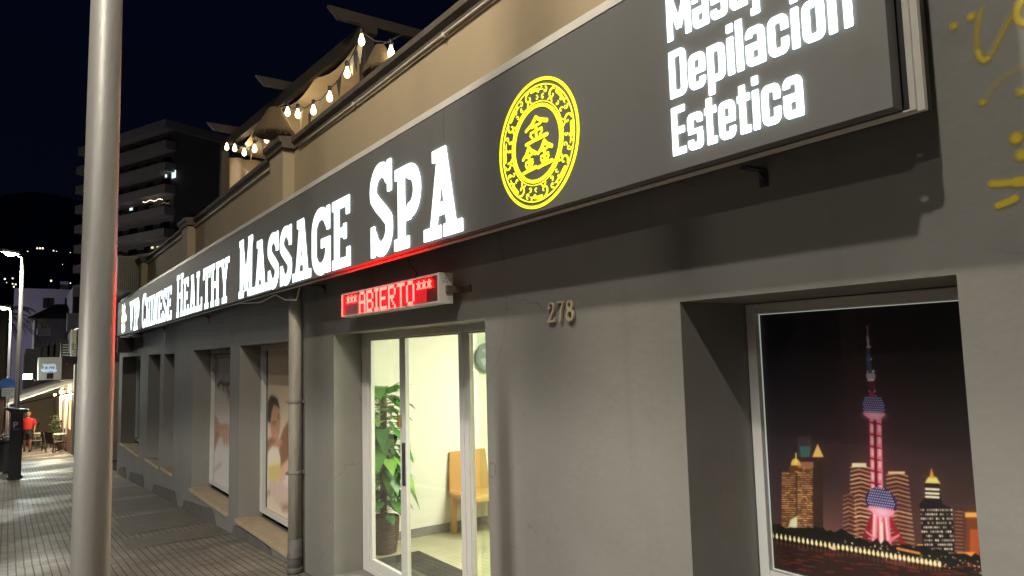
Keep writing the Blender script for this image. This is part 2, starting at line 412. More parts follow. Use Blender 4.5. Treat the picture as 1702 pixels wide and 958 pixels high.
# ================================================================== GROUND
def strip(name, x0, x1, y0, y1, mt, dz=0.0, n=2):
    bm = NB(); vs = [[bm.verts.new((x, y, gz(y) + dz)) for x in (x0, x1)] for y in np.linspace(y0, y1, n)]
    for a, b in zip(vs, vs[1:]): bm.faces.new((a[0], a[1], b[1], b[0]))
    return tag(obj(name, bm, mt), kind='structure')
def paving_mat():
    M = bpy.data.materials.new('grooved paving'); M.use_nodes = True; n = M.node_tree.nodes; l = M.node_tree.links; b = n['Principled BSDF']
    t = n.new('ShaderNodeTexCoord'); sp = n.new('ShaderNodeSeparateXYZ'); l.new(t.outputs['Object'], sp.inputs[0])
    def wob(src, sc):     # slight unevenness of each joint
        z = n.new('ShaderNodeTexNoise'); z.inputs['Scale'].default_value = sc; l.new(t.outputs['Object'], z.inputs['Vector'])
        a = n.new('ShaderNodeMath'); a.operation = 'MULTIPLY_ADD'; a.inputs[1].default_value = .012; l.new(z.outputs['Fac'], a.inputs[0]); l.new(src, a.inputs[2]); return a.outputs[0]
    def groove(src, pitch, wid):
        a = n.new('ShaderNodeMath'); a.operation = 'DIVIDE'; l.new(src, a.inputs[0]); a.inputs[1].default_value = pitch
        fr = n.new('ShaderNodeMath'); fr.operation = 'FRACT'; l.new(a.outputs[0], fr.inputs[0])
        c = n.new('ShaderNodeMath'); c.operation = 'SUBTRACT'; l.new(fr.outputs[0], c.inputs[0]); c.inputs[1].default_value = .5
        ab = n.new('ShaderNodeMath'); ab.operation = 'ABSOLUTE'; l.new(c.outputs[0], ab.inputs[0])
        mr = n.new('ShaderNodeMapRange'); l.new(ab.outputs[0], mr.inputs[0]); mr.inputs[1].default_value = .5 - wid; mr.inputs[2].default_value = .5 - wid * .35
        return mr.outputs[0], a.outputs[0]
    gx, ax = groove(wob(sp.outputs['X'], 3), .074, .11); gy, ay = groove(wob(sp.outputs['Y'], 3), .222, .022)
    gX, aX = groove(wob(sp.outputs['X'], 3), .222, .035)
    # per tile tone
    def fl(s):
        f_ = n.new('ShaderNodeMath'); f_.operation = 'FLOOR'; l.new(s, f_.inputs[0]); return f_.outputs[0]
    cb = n.new('ShaderNodeCombineXYZ'); l.new(fl(aX), cb.inputs[0]); l.new(fl(ay), cb.inputs[1])
    wn = n.new('ShaderNodeTexWhiteNoise'); wn.noise_dimensions = '2D'; l.new(cb.outputs[0], wn.inputs['Vector'])
    z = n.new('ShaderNodeTexNoise'); z.inputs['Scale'].default_value = .9; z.inputs['Detail'].default_value = 8; z.inputs['Roughness'].default_value = .65; l.new(t.outputs['Object'], z.inputs['Vector'])
    z3 = n.new('ShaderNodeTexNoise'); z3.inputs['Scale'].default_value = 14; z3.inputs['Detail'].default_value = 6; l.new(t.outputs['Object'], z3.inputs['Vector'])
    r = n.new('ShaderNodeValToRGB'); e = r.color_ramp.elements; e[0].position = .33; e[0].color = (.125, .108, .088, 1); e[1].position = .66; e[1].color = (.28, .255, .215, 1); l.new(z.outputs['Fac'], r.inputs[0])
    hs = n.new('ShaderNodeHueSaturation'); l.new(r.outputs[0], hs.inputs['Color'])
    v = n.new('ShaderNodeMath'); v.operation = 'MULTIPLY_ADD'; l.new(wn.outputs['Value'], v.inputs[0]); v.inputs[1].default_value = .28; v.inputs[2].default_value = .72
    v2 = n.new('ShaderNodeMath'); v2.operation = 'MULTIPLY_ADD'; l.new(z3.outputs['Fac'], v2.inputs[0]); v2.inputs[1].default_value = .5; l.new(v.outputs[0], v2.inputs[2])
    l.new(v2.outputs[0], hs.inputs['Value'])
    mxg = n.new('ShaderNodeMath'); mxg.operation = 'MAXIMUM'; l.new(gx, mxg.inputs[0]); l.new(gy, mxg.inputs[1])
    mx = n.new('ShaderNodeMix'); mx.data_type = 'RGBA'; l.new(mxg.outputs[0], mx.inputs[0]); l.new(hs.outputs[0], mx.inputs[6]); mx.inputs[7].default_value = (.055, .05, .044, 1)
    vo = n.new('ShaderNodeTexVoronoi'); vo.inputs['Scale'].default_value = 3.2; l.new(t.outputs['Object'], vo.inputs['Vector'])
    gm = n.new('ShaderNodeMapRange'); l.new(vo.outputs['Distance'], gm.inputs[0]); gm.inputs[1].default_value = .045; gm.inputs[2].default_value = .075; gm.inputs[3].default_value = .7; gm.inputs[4].default_value = 0
    zs = n.new('ShaderNodeTexNoise'); zs.inputs['Scale'].default_value = .75; zs.inputs['Detail'].default_value = 9; zs.inputs['Roughness'].default_value = .7; l.new(t.outputs['Object'], zs.inputs['Vector'])
    sm = n.new('ShaderNodeMapRange'); l.new(zs.outputs['Fac'], sm.inputs[0]); sm.inputs[1].default_value = .56; sm.inputs[2].default_value = .68; sm.inputs[3].default_value = 0; sm.inputs[4].default_value = .6
    mxs = n.new('ShaderNodeMath'); mxs.operation = 'MAXIMUM'; l.new(gm.outputs[0], mxs.inputs[0]); l.new(sm.outputs[0], mxs.inputs[1])
    mx2 = n.new('ShaderNodeMix'); mx2.data_type = 'RGBA'; l.new(mxs.outputs[0], mx2.inputs[0]); l.new(mx.outputs[2], mx2.inputs[6]); mx2.inputs[7].default_value = (.07, .06, .05, 1)
    l.new(mx2.outputs[2], b.inputs['Base Color'])
    inv = n.new('ShaderNodeMath'); inv.operation = 'SUBTRACT'; inv.inputs[0].default_value = 1; l.new(mxg.outputs[0], inv.inputs[1])
    ad = n.new('ShaderNodeMath'); ad.operation = 'MULTIPLY_ADD'; l.new(z3.outputs['Fac'], ad.inputs[0]); ad.inputs[1].default_value = .35; l.new(inv.outputs[0], ad.inputs[2])
    bp = n.new('ShaderNodeBump'); bp.inputs['Strength'].default_value = .55; bp.inputs['Distance'].default_value = .006; l.new(ad.outputs[0], bp.inputs['Height']); l.new(bp.outputs[0], b.inputs['Normal'])
    # worn, shinier tiles in places
    z4 = n.new('ShaderNodeTexNoise'); z4.inputs['Scale'].default_value = .55; l.new(t.outputs['Object'], z4.inputs['Vector'])
    rr_ = n.new('ShaderNodeMapRange'); l.new(z4.outputs['Fac'], rr_.inputs[0]); rr_.inputs[1].default_value = .42; rr_.inputs[2].default_value = .62; rr_.inputs[3].default_value = .72; rr_.inputs[4].default_value = .47
    l.new(rr_.outputs[0], b.inputs['Roughness']); return M
M_pave = paving_mat()
M_cem = mat('patched cement', (.165, .15, .125), .7, var=.22, vscale=3, bump=.3, bscale=60, dirt=((.10, .09, .075), 3, .58))
strip('sidewalk', -3.0, .06, -9, 140, M_pave, 0, 60)
tag(obj('kerb', box(NB(), -3.16, -3.002, 0, 1, 0, 1), mat('kerb concrete', (.25, .24, .22), .8, var=.2)), kind='structure')
kb = bpy.data.objects['kerb']; bm = NB()
prism(bm, [(-3.16, -9, gz(-9) + .003), (-3.002, -9, gz(-9) + .003), (-3.002, -9, gz(-9) - .3), (-3.16, -9, gz(-9) - .3)], (0, 149, gz(149)))
bmesh.ops.recalc_face_normals(bm, faces=bm.faces); bm.to_mesh(kb.data); bm.free()
M_asph = mat('asphalt', (.05, .05, .052), .8, var=.2, vscale=3, bump=.4, bscale=120)
strip('road', -12.0, -3.16, -9, 140, M_asph, -.13, 30)
bm = NB(); vs = [[bm.verts.new((x, y, -.055 * y - .35 if y < 140 else -8.05)) for x in (-900, -12, .5, 900)] for y in (-60, 0, 60, 140, 1500)]
for a, b in zip(vs, vs[1:]):
    for k in range(3): bm.faces.new((a[k], a[k + 1], b[k + 1], b[k]))
tag(obj('ground', bm, mat('dark ground', (.05, .045, .04), .9, var=.3, vscale=.2)), kind='structure')
for (x0, x1, y0, y1) in ((-1.15, .03, 9.6, 10.35), (-1.0, .03, 10.75, 12.5), (-.9, .03, 13.0, 14.9), (-1.1, .03, 15.4, 17.4), (-2.9, -1.2, 26.2, 27.4)):
    strip('cement_patch', x0, x1, y0, y1, M_cem, .004)

# ================================================================== SPA BUILDING
WEND = 21.35
bld = thing('spa_building', 'long low grey rendered shop building with a beige parapet under the lit sign', 'building', (.3, 9, 0))
OPEN = [('F', .98, 2.079, .59, 1.83, .50), ('door', 3.624, 6.106, -.235, 1.846, .30), ('A', 6.98, 9.29, -.30, 1.826, .30),
        ('B', 9.76, 12.06, -.31, 1.822, .30), ('D', 13.65, 14.67, -.27, 1.80, .36), ('C', 15.07, 16.52, -.30, 1.818, .36), ('E', 17.62, 20.70, -.34, 1.823, .36)]
ZT = 3.0
ys = sorted({-9.0, WEND} | {v for o in OPEN for v in o[1:3]}); zs = sorted({-2.2, ZT} | {v for o in OPEN for v in o[3:5]})
bm = NB()
def inopen(y, z): return any(o[1] < y < o[2] and o[3] < z < o[4] for o in OPEN)
for a, b in zip(ys, ys[1:]):
    for c, d in zip(zs, zs[1:]):
        if not inopen((a + b) / 2, (c + d) / 2): quad(bm, (0, a, c), (0, b, c), (0, b, d), (0, a, d))
for nme, y0, y1, z0, z1, dp in OPEN:
    quad(bm, (0, y0, z0), (dp, y0, z0), (dp, y0, z1), (0, y0, z1)); quad(bm, (0, y1, z0), (dp, y1, z0), (dp, y1, z1), (0, y1, z1))
    quad(bm, (0, y0, z1), (dp, y0, z1), (dp, y1, z1), (0, y1, z1)); quad(bm, (0, y0, z0), (dp, y0, z0), (dp, y1, z0), (0, y1, z0))
quad(bm, (0, WEND, -2.2), (6, WEND, -2.2), (6, WEND, ZT), (0, WEND, ZT))
bmesh.ops.remove_doubles(bm, verts=bm.verts, dist=.0005)
ed = [e for e in bm.edges if len(e.link_faces) == 2 and abs(e.link_faces[0].normal.dot(e.link_faces[1].normal)) < .3] if False else []
obj('wall', bm, M_wall, bld)
# parapet, pilasters, coping
bm = NB(); box(bm, 0, .3, -9, WEND, ZT, 3.80); obj('parapet', bm, M_beige, bld)
bm = NB()
for y in (7.2, 12.05, 16.9): obj('pilaster', box(NB(), -.12, -.001, y, y + .46, ZT - .1, 3.80), M_beige, bld)
prof = [(-.02, 3.801), (-.02, 3.845), (-.055, 3.865), (-.055, 3.912), (.36, 3.925), (.36, 3.801)]
prism(bm, [(x, -9, z) for x, z in prof], (0, WEND + 9, 0))
for y in (7.2, 12.05, 16.9):
    prism(bm, [(x - .125, y - .06, z + .004) for x, z in prof[:4]] + [(-.02, y - .06, 3.934), (-.02, y - .06, 3.804)], (0, .58, 0))
obj('coping', bm, M_stone, bld)
bm = NB(); tube(bm, [(-.026, y, 3.786 + .004 * math.sin(y * 2.1)) for y in np.arange(-3, 7.1, .5)], .010, 8); tube(bm, [(-.026, y, 3.786) for y in np.arange(7.7, 21, .8)], .012, 8)
for y in np.arange(-2.2, 7, 1.55): box(bm, -.04, -.0, y, y + .03, 3.770, 3.799)
obj('conduit', bm, mat('cream conduit', (.55, .5, .42), .5), bld)
bm = NB(); box(bm, .3, 9, -9, WEND, 2.95, 3.05); obj('terrace_floor', bm, M_stone, bld)
# plinth pads between the feet of the wall
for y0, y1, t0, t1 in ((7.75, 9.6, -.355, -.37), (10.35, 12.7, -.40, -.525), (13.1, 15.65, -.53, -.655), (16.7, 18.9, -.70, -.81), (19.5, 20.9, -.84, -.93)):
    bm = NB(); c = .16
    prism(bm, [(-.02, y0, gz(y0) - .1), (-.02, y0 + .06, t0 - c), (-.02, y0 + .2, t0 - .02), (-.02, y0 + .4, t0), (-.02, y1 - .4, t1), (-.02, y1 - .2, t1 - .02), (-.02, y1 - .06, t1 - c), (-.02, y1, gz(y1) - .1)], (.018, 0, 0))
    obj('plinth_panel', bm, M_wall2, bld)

# ------------------------------------------------------------------ prints (posters) as fine coloured grids
def print_mesh(name, img, plane, mt, parent, alpha=None):
    h, w = img.shape[:2]; me = bpy.data.meshes.new(name)
    u = np.linspace(0, 1, w); v = np.linspace(1, 0, h); U, V = np.meshgrid(u, v)
    co = plane(U, V).reshape(-1, 3)
    idx = np.arange(h * w).reshape(h, w); q = np.stack([idx[1:, :-1], idx[1:, 1:], idx[:-1, 1:], idx[:-1, :-1]], -1).reshape(-1, 4)
    if alpha is not None:
        al = alpha.reshape(-1); q = q[(al[q] > .002).any(1)]
    me.vertices.add(h * w); me.vertices.foreach_set('co', co.astype('f').ravel())
    me.loops.add(q.size); me.loops.foreach_set('vertex_index', q.astype('i').ravel())
    me.polygons.add(len(q)); me.polygons.foreach_set('loop_start', np.arange(0, q.size, 4).astype('i'))
    me.update(calc_edges=True)
    a = me.color_attributes.new('print', 'FLOAT_COLOR', 'POINT')
    lin = np.clip(img, 0, 1) ** 2.2
    rgba = np.concatenate([lin, (alpha if alpha is not None else np.ones((h, w)))[..., None]], -1)
    a.data.foreach_set('color', rgba.astype('f').ravel())
    me.validate(); return link(name, me, mt, parent)
M_print = attr_mat('window print', .45)
class Art:
    """small drawing surface: img[h,w,3] over u,v coordinates given by X,Y arrays"""
    def __init__(s, X, Y, base): s.X, s.Y = X, Y; s.img = np.ones(X.shape + (3,)) * np.array(base); s.px = abs(X[0, 1] - X[0, 0]) * 1.0
    def put(s, D, col, a=1.0, soft=None):
        k = np.clip(.5 - D / (soft or s.px * 1.4), 0, 1)[..., None] * a; s.img = s.img * (1 - k) + np.array(col) * k
    def add(s, k, col): s.img = s.img + k[..., None] * np.array(col)
    def poly(s, pts, col, a=1.0, soft=None):
        d = -9e9 * np.ones_like(s.X)
        # general polygon distance (even-odd)
        X, Y = s.X, s.Y; n = len(pts); best = 9e9 * np.ones_like(X); ins = np.zeros(X.shape, bool)
        for i in range(n):
            (ax, ay), (bx, by) = pts[i], pts[(i + 1) % n]
            best = np.minimum(best, d_seg(X, Y, (ax, ay), (bx, by), 0))
            c = ((ay > Y) != (by > Y)) & (X < (bx - ax) * (Y - ay) / (by - ay + 1e-12) + ax); ins ^= c
        s.put(np.where(ins, -best, best), col, a, soft)
    def ell(s, cx, cy, rx, ry, col, a=1.0, soft=None, rot=0):
        c, q = math.cos(rot), math.sin(rot); x = (s.X - cx) * c + (s.Y - cy) * q; y = -(s.X - cx) * q + (s.Y - cy) * c
        s.put(d_ell(x, y, 0, 0, rx, ry), col, a, soft)
    def line(s, pts, w, col, a=1.0, soft=None): s.put(d_poly(s.X, s.Y, pts, w), col, a, soft)

# city poster: window F. u = metres from left edge, v = metres from bottom
PX = .478; PY0, PY1, PZ0, PZ1 = 2.032, 1.025, .645, 1.785
def pc(px, py): p = onX(px, py, PX); return (PY0 - p.y, p.z - PZ0)
wF, hF = PY0 - PY1, PZ1 - PZ0
nx, ny = 420, 475
X, Y = np.meshgrid(np.linspace(0, wF, nx), np.linspace(hF, 0, ny))
A = Art(X, Y, (.085, .065, .072))
g = np.clip(1 - Y / hF, 0, 1)
A.add(g ** 1.2, (.20, .135, .125)); A.add(np.clip(1 - X / .45, 0, 1) * (1 - g), (-.03, -.02, .05)); A.add(np.exp(-((X - .55) / .28) ** 2 - ((Y - .42) / .35) ** 2), (.045, .022, .024))
A.add(np.exp(-((X - .28) / .16) ** 2 - ((Y - .16) / .14) ** 2), (.16, .10, .065)); A.add(np.exp(-((X - .9) / .2) ** 2 - ((Y - .25) / .2) ** 2), (.09, .05, .03))
def B(x0, x1, y0, y1, col, **k): A.poly([pc(x0, y1), pc(x1, y1), pc(x1, y0), pc(x0, y0)], col, **k)
rs = np.random.RandomState(3)
# faint far towers
A.poly([pc(1327, 760), pc(1350, 760), pc(1348, 724), pc(1325, 726)], (.24, .20, .21)); A.poly([pc(1331, 760), pc(1345, 760), pc(1347, 742), pc(1329, 742)], (.22, .38, .38)); B(1352, 1368, 757, 880, (.20, .13, .12))
A.poly([pc(1350, 760), pc(1369, 760), pc(1359, 738)], (.85, .68, .42))
# twin amber towers
for x0, x1, y0, y1 in ((1299, 1323, 783, 880), (1325, 1351, 775, 882)):
    B(x0, x1, y0, y1, (.26, .17, .12))
    for yy in np.arange(y0 + 4, y1 - 2, 3.6):
        xx = x0 + 1
        while xx < x1 - 2:
            L = rs.uniform(2, 8); A.line([pc(xx, yy), pc(min(xx + L, x1 - 1), yy + .3)], .0045, (.92, .72, .48), a=rs.uniform(.2, .9)); xx += L + rs.uniform(.5, 3)
A.ell(*pc(1323, 774), .024, .030, (.78, .70, .36)); B(1312, 1334, 774, 784, (.34, .20, .13)); A.line([pc(1323, 770), pc(1323, 754)], .006, (.9, .8, .4)); B(1326, 1352, 768, 778, (.75, .55, .4), a=.6)
A.poly([pc(1309, 880), pc(1325, 884), pc(1325, 858), pc(1314, 864)], (.72, .74, .62))
# right banded towers behind the tall one
for (x0, x1, y0, y1, k) in ((1414, 1446, 772, 905, .9), (1474, 1508, 785, 915, .7), (1402, 1420, 820, 905, .5)):
    B(x0, x1, y0, y1, (.24, .13, .12), soft=.006)
    for i, yy in enumerate(np.arange(y0 + 3, y1, 7.0)):
        mid = (x0 + x1) / 2 + rs.uniform(-3, 3); A.line([pc(x0, yy + 2), pc(mid, yy - 1.5), pc(x1 + (yy - y0) * .10, yy + 4)], .006, (1.0, .86, .62), a=k * rs.uniform(.55, 1))
B(1416, 1440, 770, 777, (1, .93, .75)); B(1476, 1504, 784, 788, (.95, .85, .65))
# dark office block with lit windows and a gold tip
A.poly([pc(1528, 838), pc(1537, 828), pc(1537, 800), pc(1560, 800), pc(1566, 838), pc(1582, 845), pc(1590, 930), pc(1536, 930)], (.055, .04, .05))
A.poly([pc(1537, 803), pc(1563, 804), pc(1556, 793), pc(1543, 793)], (.98, .82, .48)); A.poly([pc(1545, 795), pc(1553, 795), pc(1548, 778)], (.95, .6, .25))
for yy in (813, 820, 826): A.line([pc(1539, yy), pc(1560, yy + 1)], .008, (1, .94, .82))
for yy in np.arange(848, 925, 7.2):
    for xx in np.arange(1531, 1583, 3.6):
        if rs.rand() < .8: A.ell(*pc(xx + (yy - 848) * .06, yy), .0032, .0042, (1, .95, .85), a=rs.uniform(.4, 1))
B(1586, 1602, 845, 925, (.26, .15, .13)); B(1606, 1634, 858, 945, (.40, .22, .13)); B(1604, 1636, 852, 860, (.85, .62, .3)); B(1612, 1628, 880, 940, (.58, .32, .15))
for yy in np.arange(850, 925, 6): A.line([pc(1588, yy), pc(1600, yy + 1)], .003, (.9, .7, .5), a=.6)
B(1590, 1620, 918, 932, (.85, .55, .25)); B(1525, 1534, 905, 925, (.95, .72, .3))
# the tall tower: legs, shaft, spheres, mast
PK = (.86, .44, .52); PKL = (.98, .74, .74); DK = (.30, .07, .11)
A.ell(*pc(1456, 740), .09, .40, (.36, .15, .24), a=.30, soft=.28)
A.line([pc(1452, 856), pc(1434, 905)], .020, (.42, .10, .15)); A.line([pc(1476, 856), pc(1508, 920)], .020, (.45, .12, .16))
A.poly([pc(1450, 860), pc(1480, 860), pc(1492, 912), pc(1440, 905)], (.5, .16, .2), a=.3)
for x0, x1 in ((1455, 1453), (1464, 1465), (1473, 1478)): A.line([pc(x0, 852), pc(x1, 912)], .020, PK); A.line([pc(x0 - 1, 856), pc(x1 - 1, 905)], .006, PKL)
A.line([pc(1440, 884), pc(1460, 900)], .008, PK); A.line([pc(1494, 890), pc(1470, 905)], .008, PK); A.line([pc(1465, 870), pc(1466, 900)], .010, (.72, .75, .70))
for x in (1452, 1458.5, 1463.5): A.line([pc(x - 4 + 1, 690), pc(x, 824)], .0205, PK if x != 1458.5 else DK)
for yy in range(702, 822, 20):
    A.line([pc(1447, yy), pc(1464, yy + 4)], .006, DK)
    for x in (1449.3, 1461.5): A.line([pc(x + (yy - 700) * .02, yy + 6), pc(x + (yy - 700) * .02, yy + 14)], .010, PKL, a=.8)
A.line([pc(1448, 818), pc(1456, 824), pc(1466, 818)], .012, DK)
def ball(cx, cy, r, px_r):
    x, y = pc(cx, cy); A.ell(x, y, r, r * .92, (.13, .11, .27))
    for j in range(-5, 3):
        for i in range(-8, 9):
            uu, vv = (i + (j % 2) * .5) * r * .155, -j * r * .17
            if uu * uu + vv * vv < (r * .93) ** 2: A.ell(x + uu * (1 - .1 * abs(uu) / r), y + vv, r * .040, r * .046, (.86, .88, .98), a=.9)
    k = (np.hypot(X - x, (Y - y) / .92) < r) & (Y < y - r * .42); A.put(np.where(k, -1, 1.0), (.86, .42, .52)); A.ell(x, y - r * .62, r * .5, r * .2, (1, .80, .82), a=.7, soft=.03)
ball(1452, 677, .053, 19); ball(1464, 835, .062, 21)
A.line([pc(1449, 656), pc(1450, 640)], .020, (.55, .15, .25)); A.line([pc(1446, 650), pc(1453, 650)], .010, PKL)
A.line([pc(1446, 622), pc(1449, 648)], .022, (.30, .10, .20)); x, y = pc(1447.3, 625); A.ell(x, y, .019, .020, (.62, .60, .66)); A.line([pc(1442, 617), pc(1452, 617)], .007, (.95, .9, .95)); A.line([pc(1443, 632), pc(1452, 632)], .007, (.95, .75, .8))
A.line([pc(1443, 597), pc(1446, 617)], .020, (.22, .30, .42)); A.line([pc(1443, 597), pc(1447, 597)], .010, (.9, .92, .95)); A.line([pc(1442.5, 578), pc(1444, 597)], .015, (.28, .34, .44))
A.line([pc(1442, 577), pc(1446, 577)], .008, (.95, .92, .9)); A.line([pc(1442, 560), pc(1443.5, 577)], .009, (.85, .78, .78)); A.line([pc(1441.5, 545), pc(1442.5, 562)], .005, (.68, .58, .58)); A.ell(*pc(1441.5, 543), .003, .003, (1, .7, .7))
# shore, lamps and river
tl = [pc(1283, 872)]; 
for xx in np.arange(1290, 1660, 6): tl.append(pc(xx, 872 + (xx - 1283) * .155 + rs.uniform(-5, 5) - (7 if 1330 < xx < 1420 else 0)))
A.poly(tl + [pc(1660, 1000), pc(1283, 905)], (.045, .035, .03))
A.poly([pc(1270, 897), pc(1420, 922), pc(1560, 945), pc(1660, 962), pc(1660, 1010), pc(1270, 1010)], (.17, .085, .075))
for i in range(190):
    xx = rs.uniform(1285, 1640); yy = rs.uniform(906, 985); p = pc(xx, yy + (xx - 1283) * .09); q = pc(xx + rs.uniform(6, 22), yy + (xx - 1283) * .09 + 2)
    c = [(.58, .17, .10), (.42, .22, .15), (.42, .24, .34), (.16, .07, .07)][rs.randint(4)]; A.line([p, q], rs.uniform(.003, .007), c, a=.55)
A.add(np.exp(-((X - .52) / .10) ** 2) * np.clip(.09 - Y, 0, .1) * 4, (.35, .25, .45))
for i, xx in enumerate(np.arange(1284, 1562, 7.3)):
    yy = 891 + (xx - 1283) * .172; A.ell(*pc(xx, yy), .0062, .0095, (1, .90, .66)); A.ell(*pc(xx, yy - 4), .003, .005, (1, .95, .8))
    A.line([pc(xx, yy + 4), pc(xx, yy + 12)], .004, (.6, .35, .2), a=.5)
for i in range(60):
    xx = rs.uniform(1400, 1640); yy = 905 + (xx - 1400) * .15 + rs.uniform(-8, 14); A.ell(*pc(xx, yy), .0028, .0028, (1, .9, .75), a=rs.uniform(.4, 1))
A.line([pc(1492, 912), pc(1528, 920)], .010, (.9, .6, .3), a=.8); A.ell(*pc(1385, 912), .014, .006, (.95, .7, .65))
def blur(a, r):
    k = np.exp(-np.arange(-3 * r, 3 * r + 1) ** 2 / (2.0 * r * r)); k /= k.sum()
    for ax in (0, 1): a = np.apply_along_axis(lambda v: np.convolve(np.pad(v, 3 * r, 'edge'), k, 'valid'), ax, a)
    return a
im = np.clip(A.img, 0, 1); br = np.clip(im - .35, 0, 1)
city = np.clip(.75 * im + .25 * blur(im, 1) + .35 * blur(br, 2) + .40 * blur(br, 10) + rs.normal(0, .012, im.shape), 0, 1) ** .93

# massage posters: windows A and B (drawn in metres, u from the left edge, v from the bottom)
def canvas(w, h, nx, base):
    ny = int(nx * h / w); X, Y = np.meshgrid(np.linspace(0, w, nx), np.linspace(h, 0, ny)); return Art(X, Y, base)
AX = .300; AY0, AY1, AZ0, AZ1 = 9.10, 6.98, -.175, 1.765
def pa(px, py): p = onX(px, py, AX); return (AY0 - p.y, p.z - AZ0)
A = canvas(AY0 - AY1, AZ1 - AZ0, 260, (.80, .72, .60)); X, Y = A.X, A.Y
A.add(np.clip((X - .75) / .5, 0, 1), (-.10, -.05, .04)); A.add(np.clip(1 - Y / .9, 0, 1), (.04, .05, .06))
SK, SKD, SKL = (.70, .47, .34), (.46, .28, .19), (.86, .66, .52); HR = (.07, .05, .045)
def Q(*p): return [pa(a, b) for a, b in p]
A.poly(Q((466, 730), (472, 712), (480, 700), (497, 715), (506, 760), (506, 790), (470, 790), (462, 770)), SKD, soft=.03)   # shoulder
A.poly(Q((438, 745), (446, 730), (462, 722), (462, 745), (446, 775), (437, 772)), SKD, soft=.03); A.poly(Q((440, 770), (447, 745), (466, 728), (470, 736), (456, 758), (446, 778)), SK, soft=.03)
A.poly(Q((447, 672), (452, 662), (463, 674), (467, 694), (466, 716), (461, 735), (453, 728), (449, 708)), SK, soft=.02)    # face
A.poly(Q((445, 700), (446, 668), (450, 658), (455, 658), (462, 663), (466, 680), (462, 676), (456, 672), (452, 684), (450, 704)), HR, soft=.02)
A.line(Q((453, 704), (456, 701), (459, 702)), .014, HR); A.line(Q((462, 693), (464.5, 690)), .014, HR); A.line(Q((454, 707), (458, 706)), .010, (.12, .08, .07)); A.line(Q((462, 697), (464.5, 695)), .010, (.12, .08, .07))
A.line(Q((459.5, 700), (461.5, 712), (459, 714)), .012, SKD); A.line(Q((456, 722), (460, 720), (463, 715)), .014, (.55, .25, .22)); A.line(Q((456, 724), (462, 719)), .006, (.95, .9, .86))
A.poly(Q((480, 760), (481, 700), (486, 684), (494, 676), (506, 672), (506, 720), (496, 700), (492, 725), (488, 765)), HR, soft=.02)   # second head
A.poly(Q((489, 765), (489, 715), (494, 700), (506, 690), (506, 790), (496, 785)), SK, soft=.03); A.line(Q((492, 748), (497, 742)), .02, (.6, .2, .2)); A.line(Q((491, 722), (496, 717)), .012, HR)
A.poly(Q((468, 775), (480, 762), (490, 758), (497, 775), (506, 800), (470, 806), (462, 790)), SKL, soft=.03)       # arm
A.poly(Q((444, 776), (446, 752), (453, 742), (463, 744), (467, 762), (466, 788), (444, 790)), (.90, .87, .80), soft=.02)
A.poly(Q((445, 772), (466, 768), (468, 790), (458, 800), (446, 796)), (.84, .72, .40), soft=.02); A.poly(Q((445, 770), (467, 766), (467, 772), (445, 776)), (.93, .86, .6), soft=.01)
A.poly(Q((468, 808), (478, 788), (490, 786), (508, 800), (508, 850), (490, 838), (470, 822)), (.88, .83, .80), soft=.03)    # towel
A.poly(Q((449, 800), (474, 806), (506, 840), (506, 850), (470, 852), (448, 818)), (.80, .68, .62), soft=.015); A.poly(Q((466, 836), (508, 830), (508, 848), (470, 852)), (.66, .52, .47), soft=.012)
for i in range(160):
    p = pa(rs.uniform(450, 500), rs.uniform(803, 838)); A.ell(p[0], p[1], .016, .012, (.88, .78, .72), a=.35, soft=.02)
A.poly(Q((437, 815), (441, 775), (446, 780), (445, 815), (440, 822)), (.90, .88, .82), soft=.02)
A.line(Q((438, 800), (440, 818), (444, 828), (447, 815), (449, 822)), .018, (.10, .08, .07)); A.line(Q((472, 846), (474, 842), (480, 845), (488, 843)), .012, (.25, .15, .13))
im = np.clip(A.img, 0, 1) * .86 + .14 * np.array((.86, .81, .75)); post_a = np.clip(1.06 * (.3 * im + .5 * blur(im, 2) + .2 * blur(im, 5)) + rs.normal(0, .01, im.shape), 0, 1) ** .82

BY0, BY1, BZ0, BZ1 = 11.90, 9.76, -.19, 1.74
def pb(px, py): p = onX(px, py, AX); return (BY0 - p.y, p.z - BZ0)
A = canvas(BY0 - BY1, BZ1 - BZ0, 240, (.72, .68, .66)); X, Y = A.X, A.Y
def Qb(*p): return [pb(a, b) for a, b in p]
A.add(np.clip((Y - 1.2) / .5, 0, 1), (-.06, -.10, -.06))
A.poly(Qb((352, 590), (362, 588), (364, 612), (360, 634), (352, 622)), (.60, .50, .53), soft=.05); A.poly(Qb((362, 586), (386, 580), (386, 640), (372, 622), (366, 632)), (.76, .72, .76), soft=.05)
A.line(Qb((362, 640), (368, 636), (374, 640), (386, 637)), .05, (.10, .07, .07)); A.line(Qb((363, 640), (366, 650)), .035, (.10, .07, .07)); A.line(Qb((373, 640), (371, 652)), .03, (.12, .09, .09)); A.line(Qb((378, 645), (386, 668)), .07, (.34, .22, .17))
A.poly(Qb((354, 650), (364, 645), (376, 655), (386, 690), (386, 720), (356, 700)), (.86, .83, .80), soft=.05)
A.poly(Qb((353, 705), (358, 690), (366, 705), (378, 704), (386, 712), (386, 735), (376, 738), (364, 722), (356, 745), (350, 745)), (.68, .48, .40), soft=.05)
for x_ in (372, 376, 380, 384): A.line(Qb((x_ - 2, 716), (x_, 735), (x_ + 1, 744)), .06, (.76, .56, .48)); A.line(Qb((x_ + .6, 722), (x_ + 1.6, 745)), .02, (.32, .19, .15))
A.poly(Qb((350, 745), (360, 715), (366, 722), (356, 752), (350, 760)), (.50, .34, .27), soft=.04)
A.poly(Qb((350, 770), (362, 742), (386, 742), (386, 830), (350, 800)), (.76, .74, .74), soft=.06); A.line(Qb((351, 790), (362, 776), (368, 772)), .06, (.60, .58, .58), soft=.05)
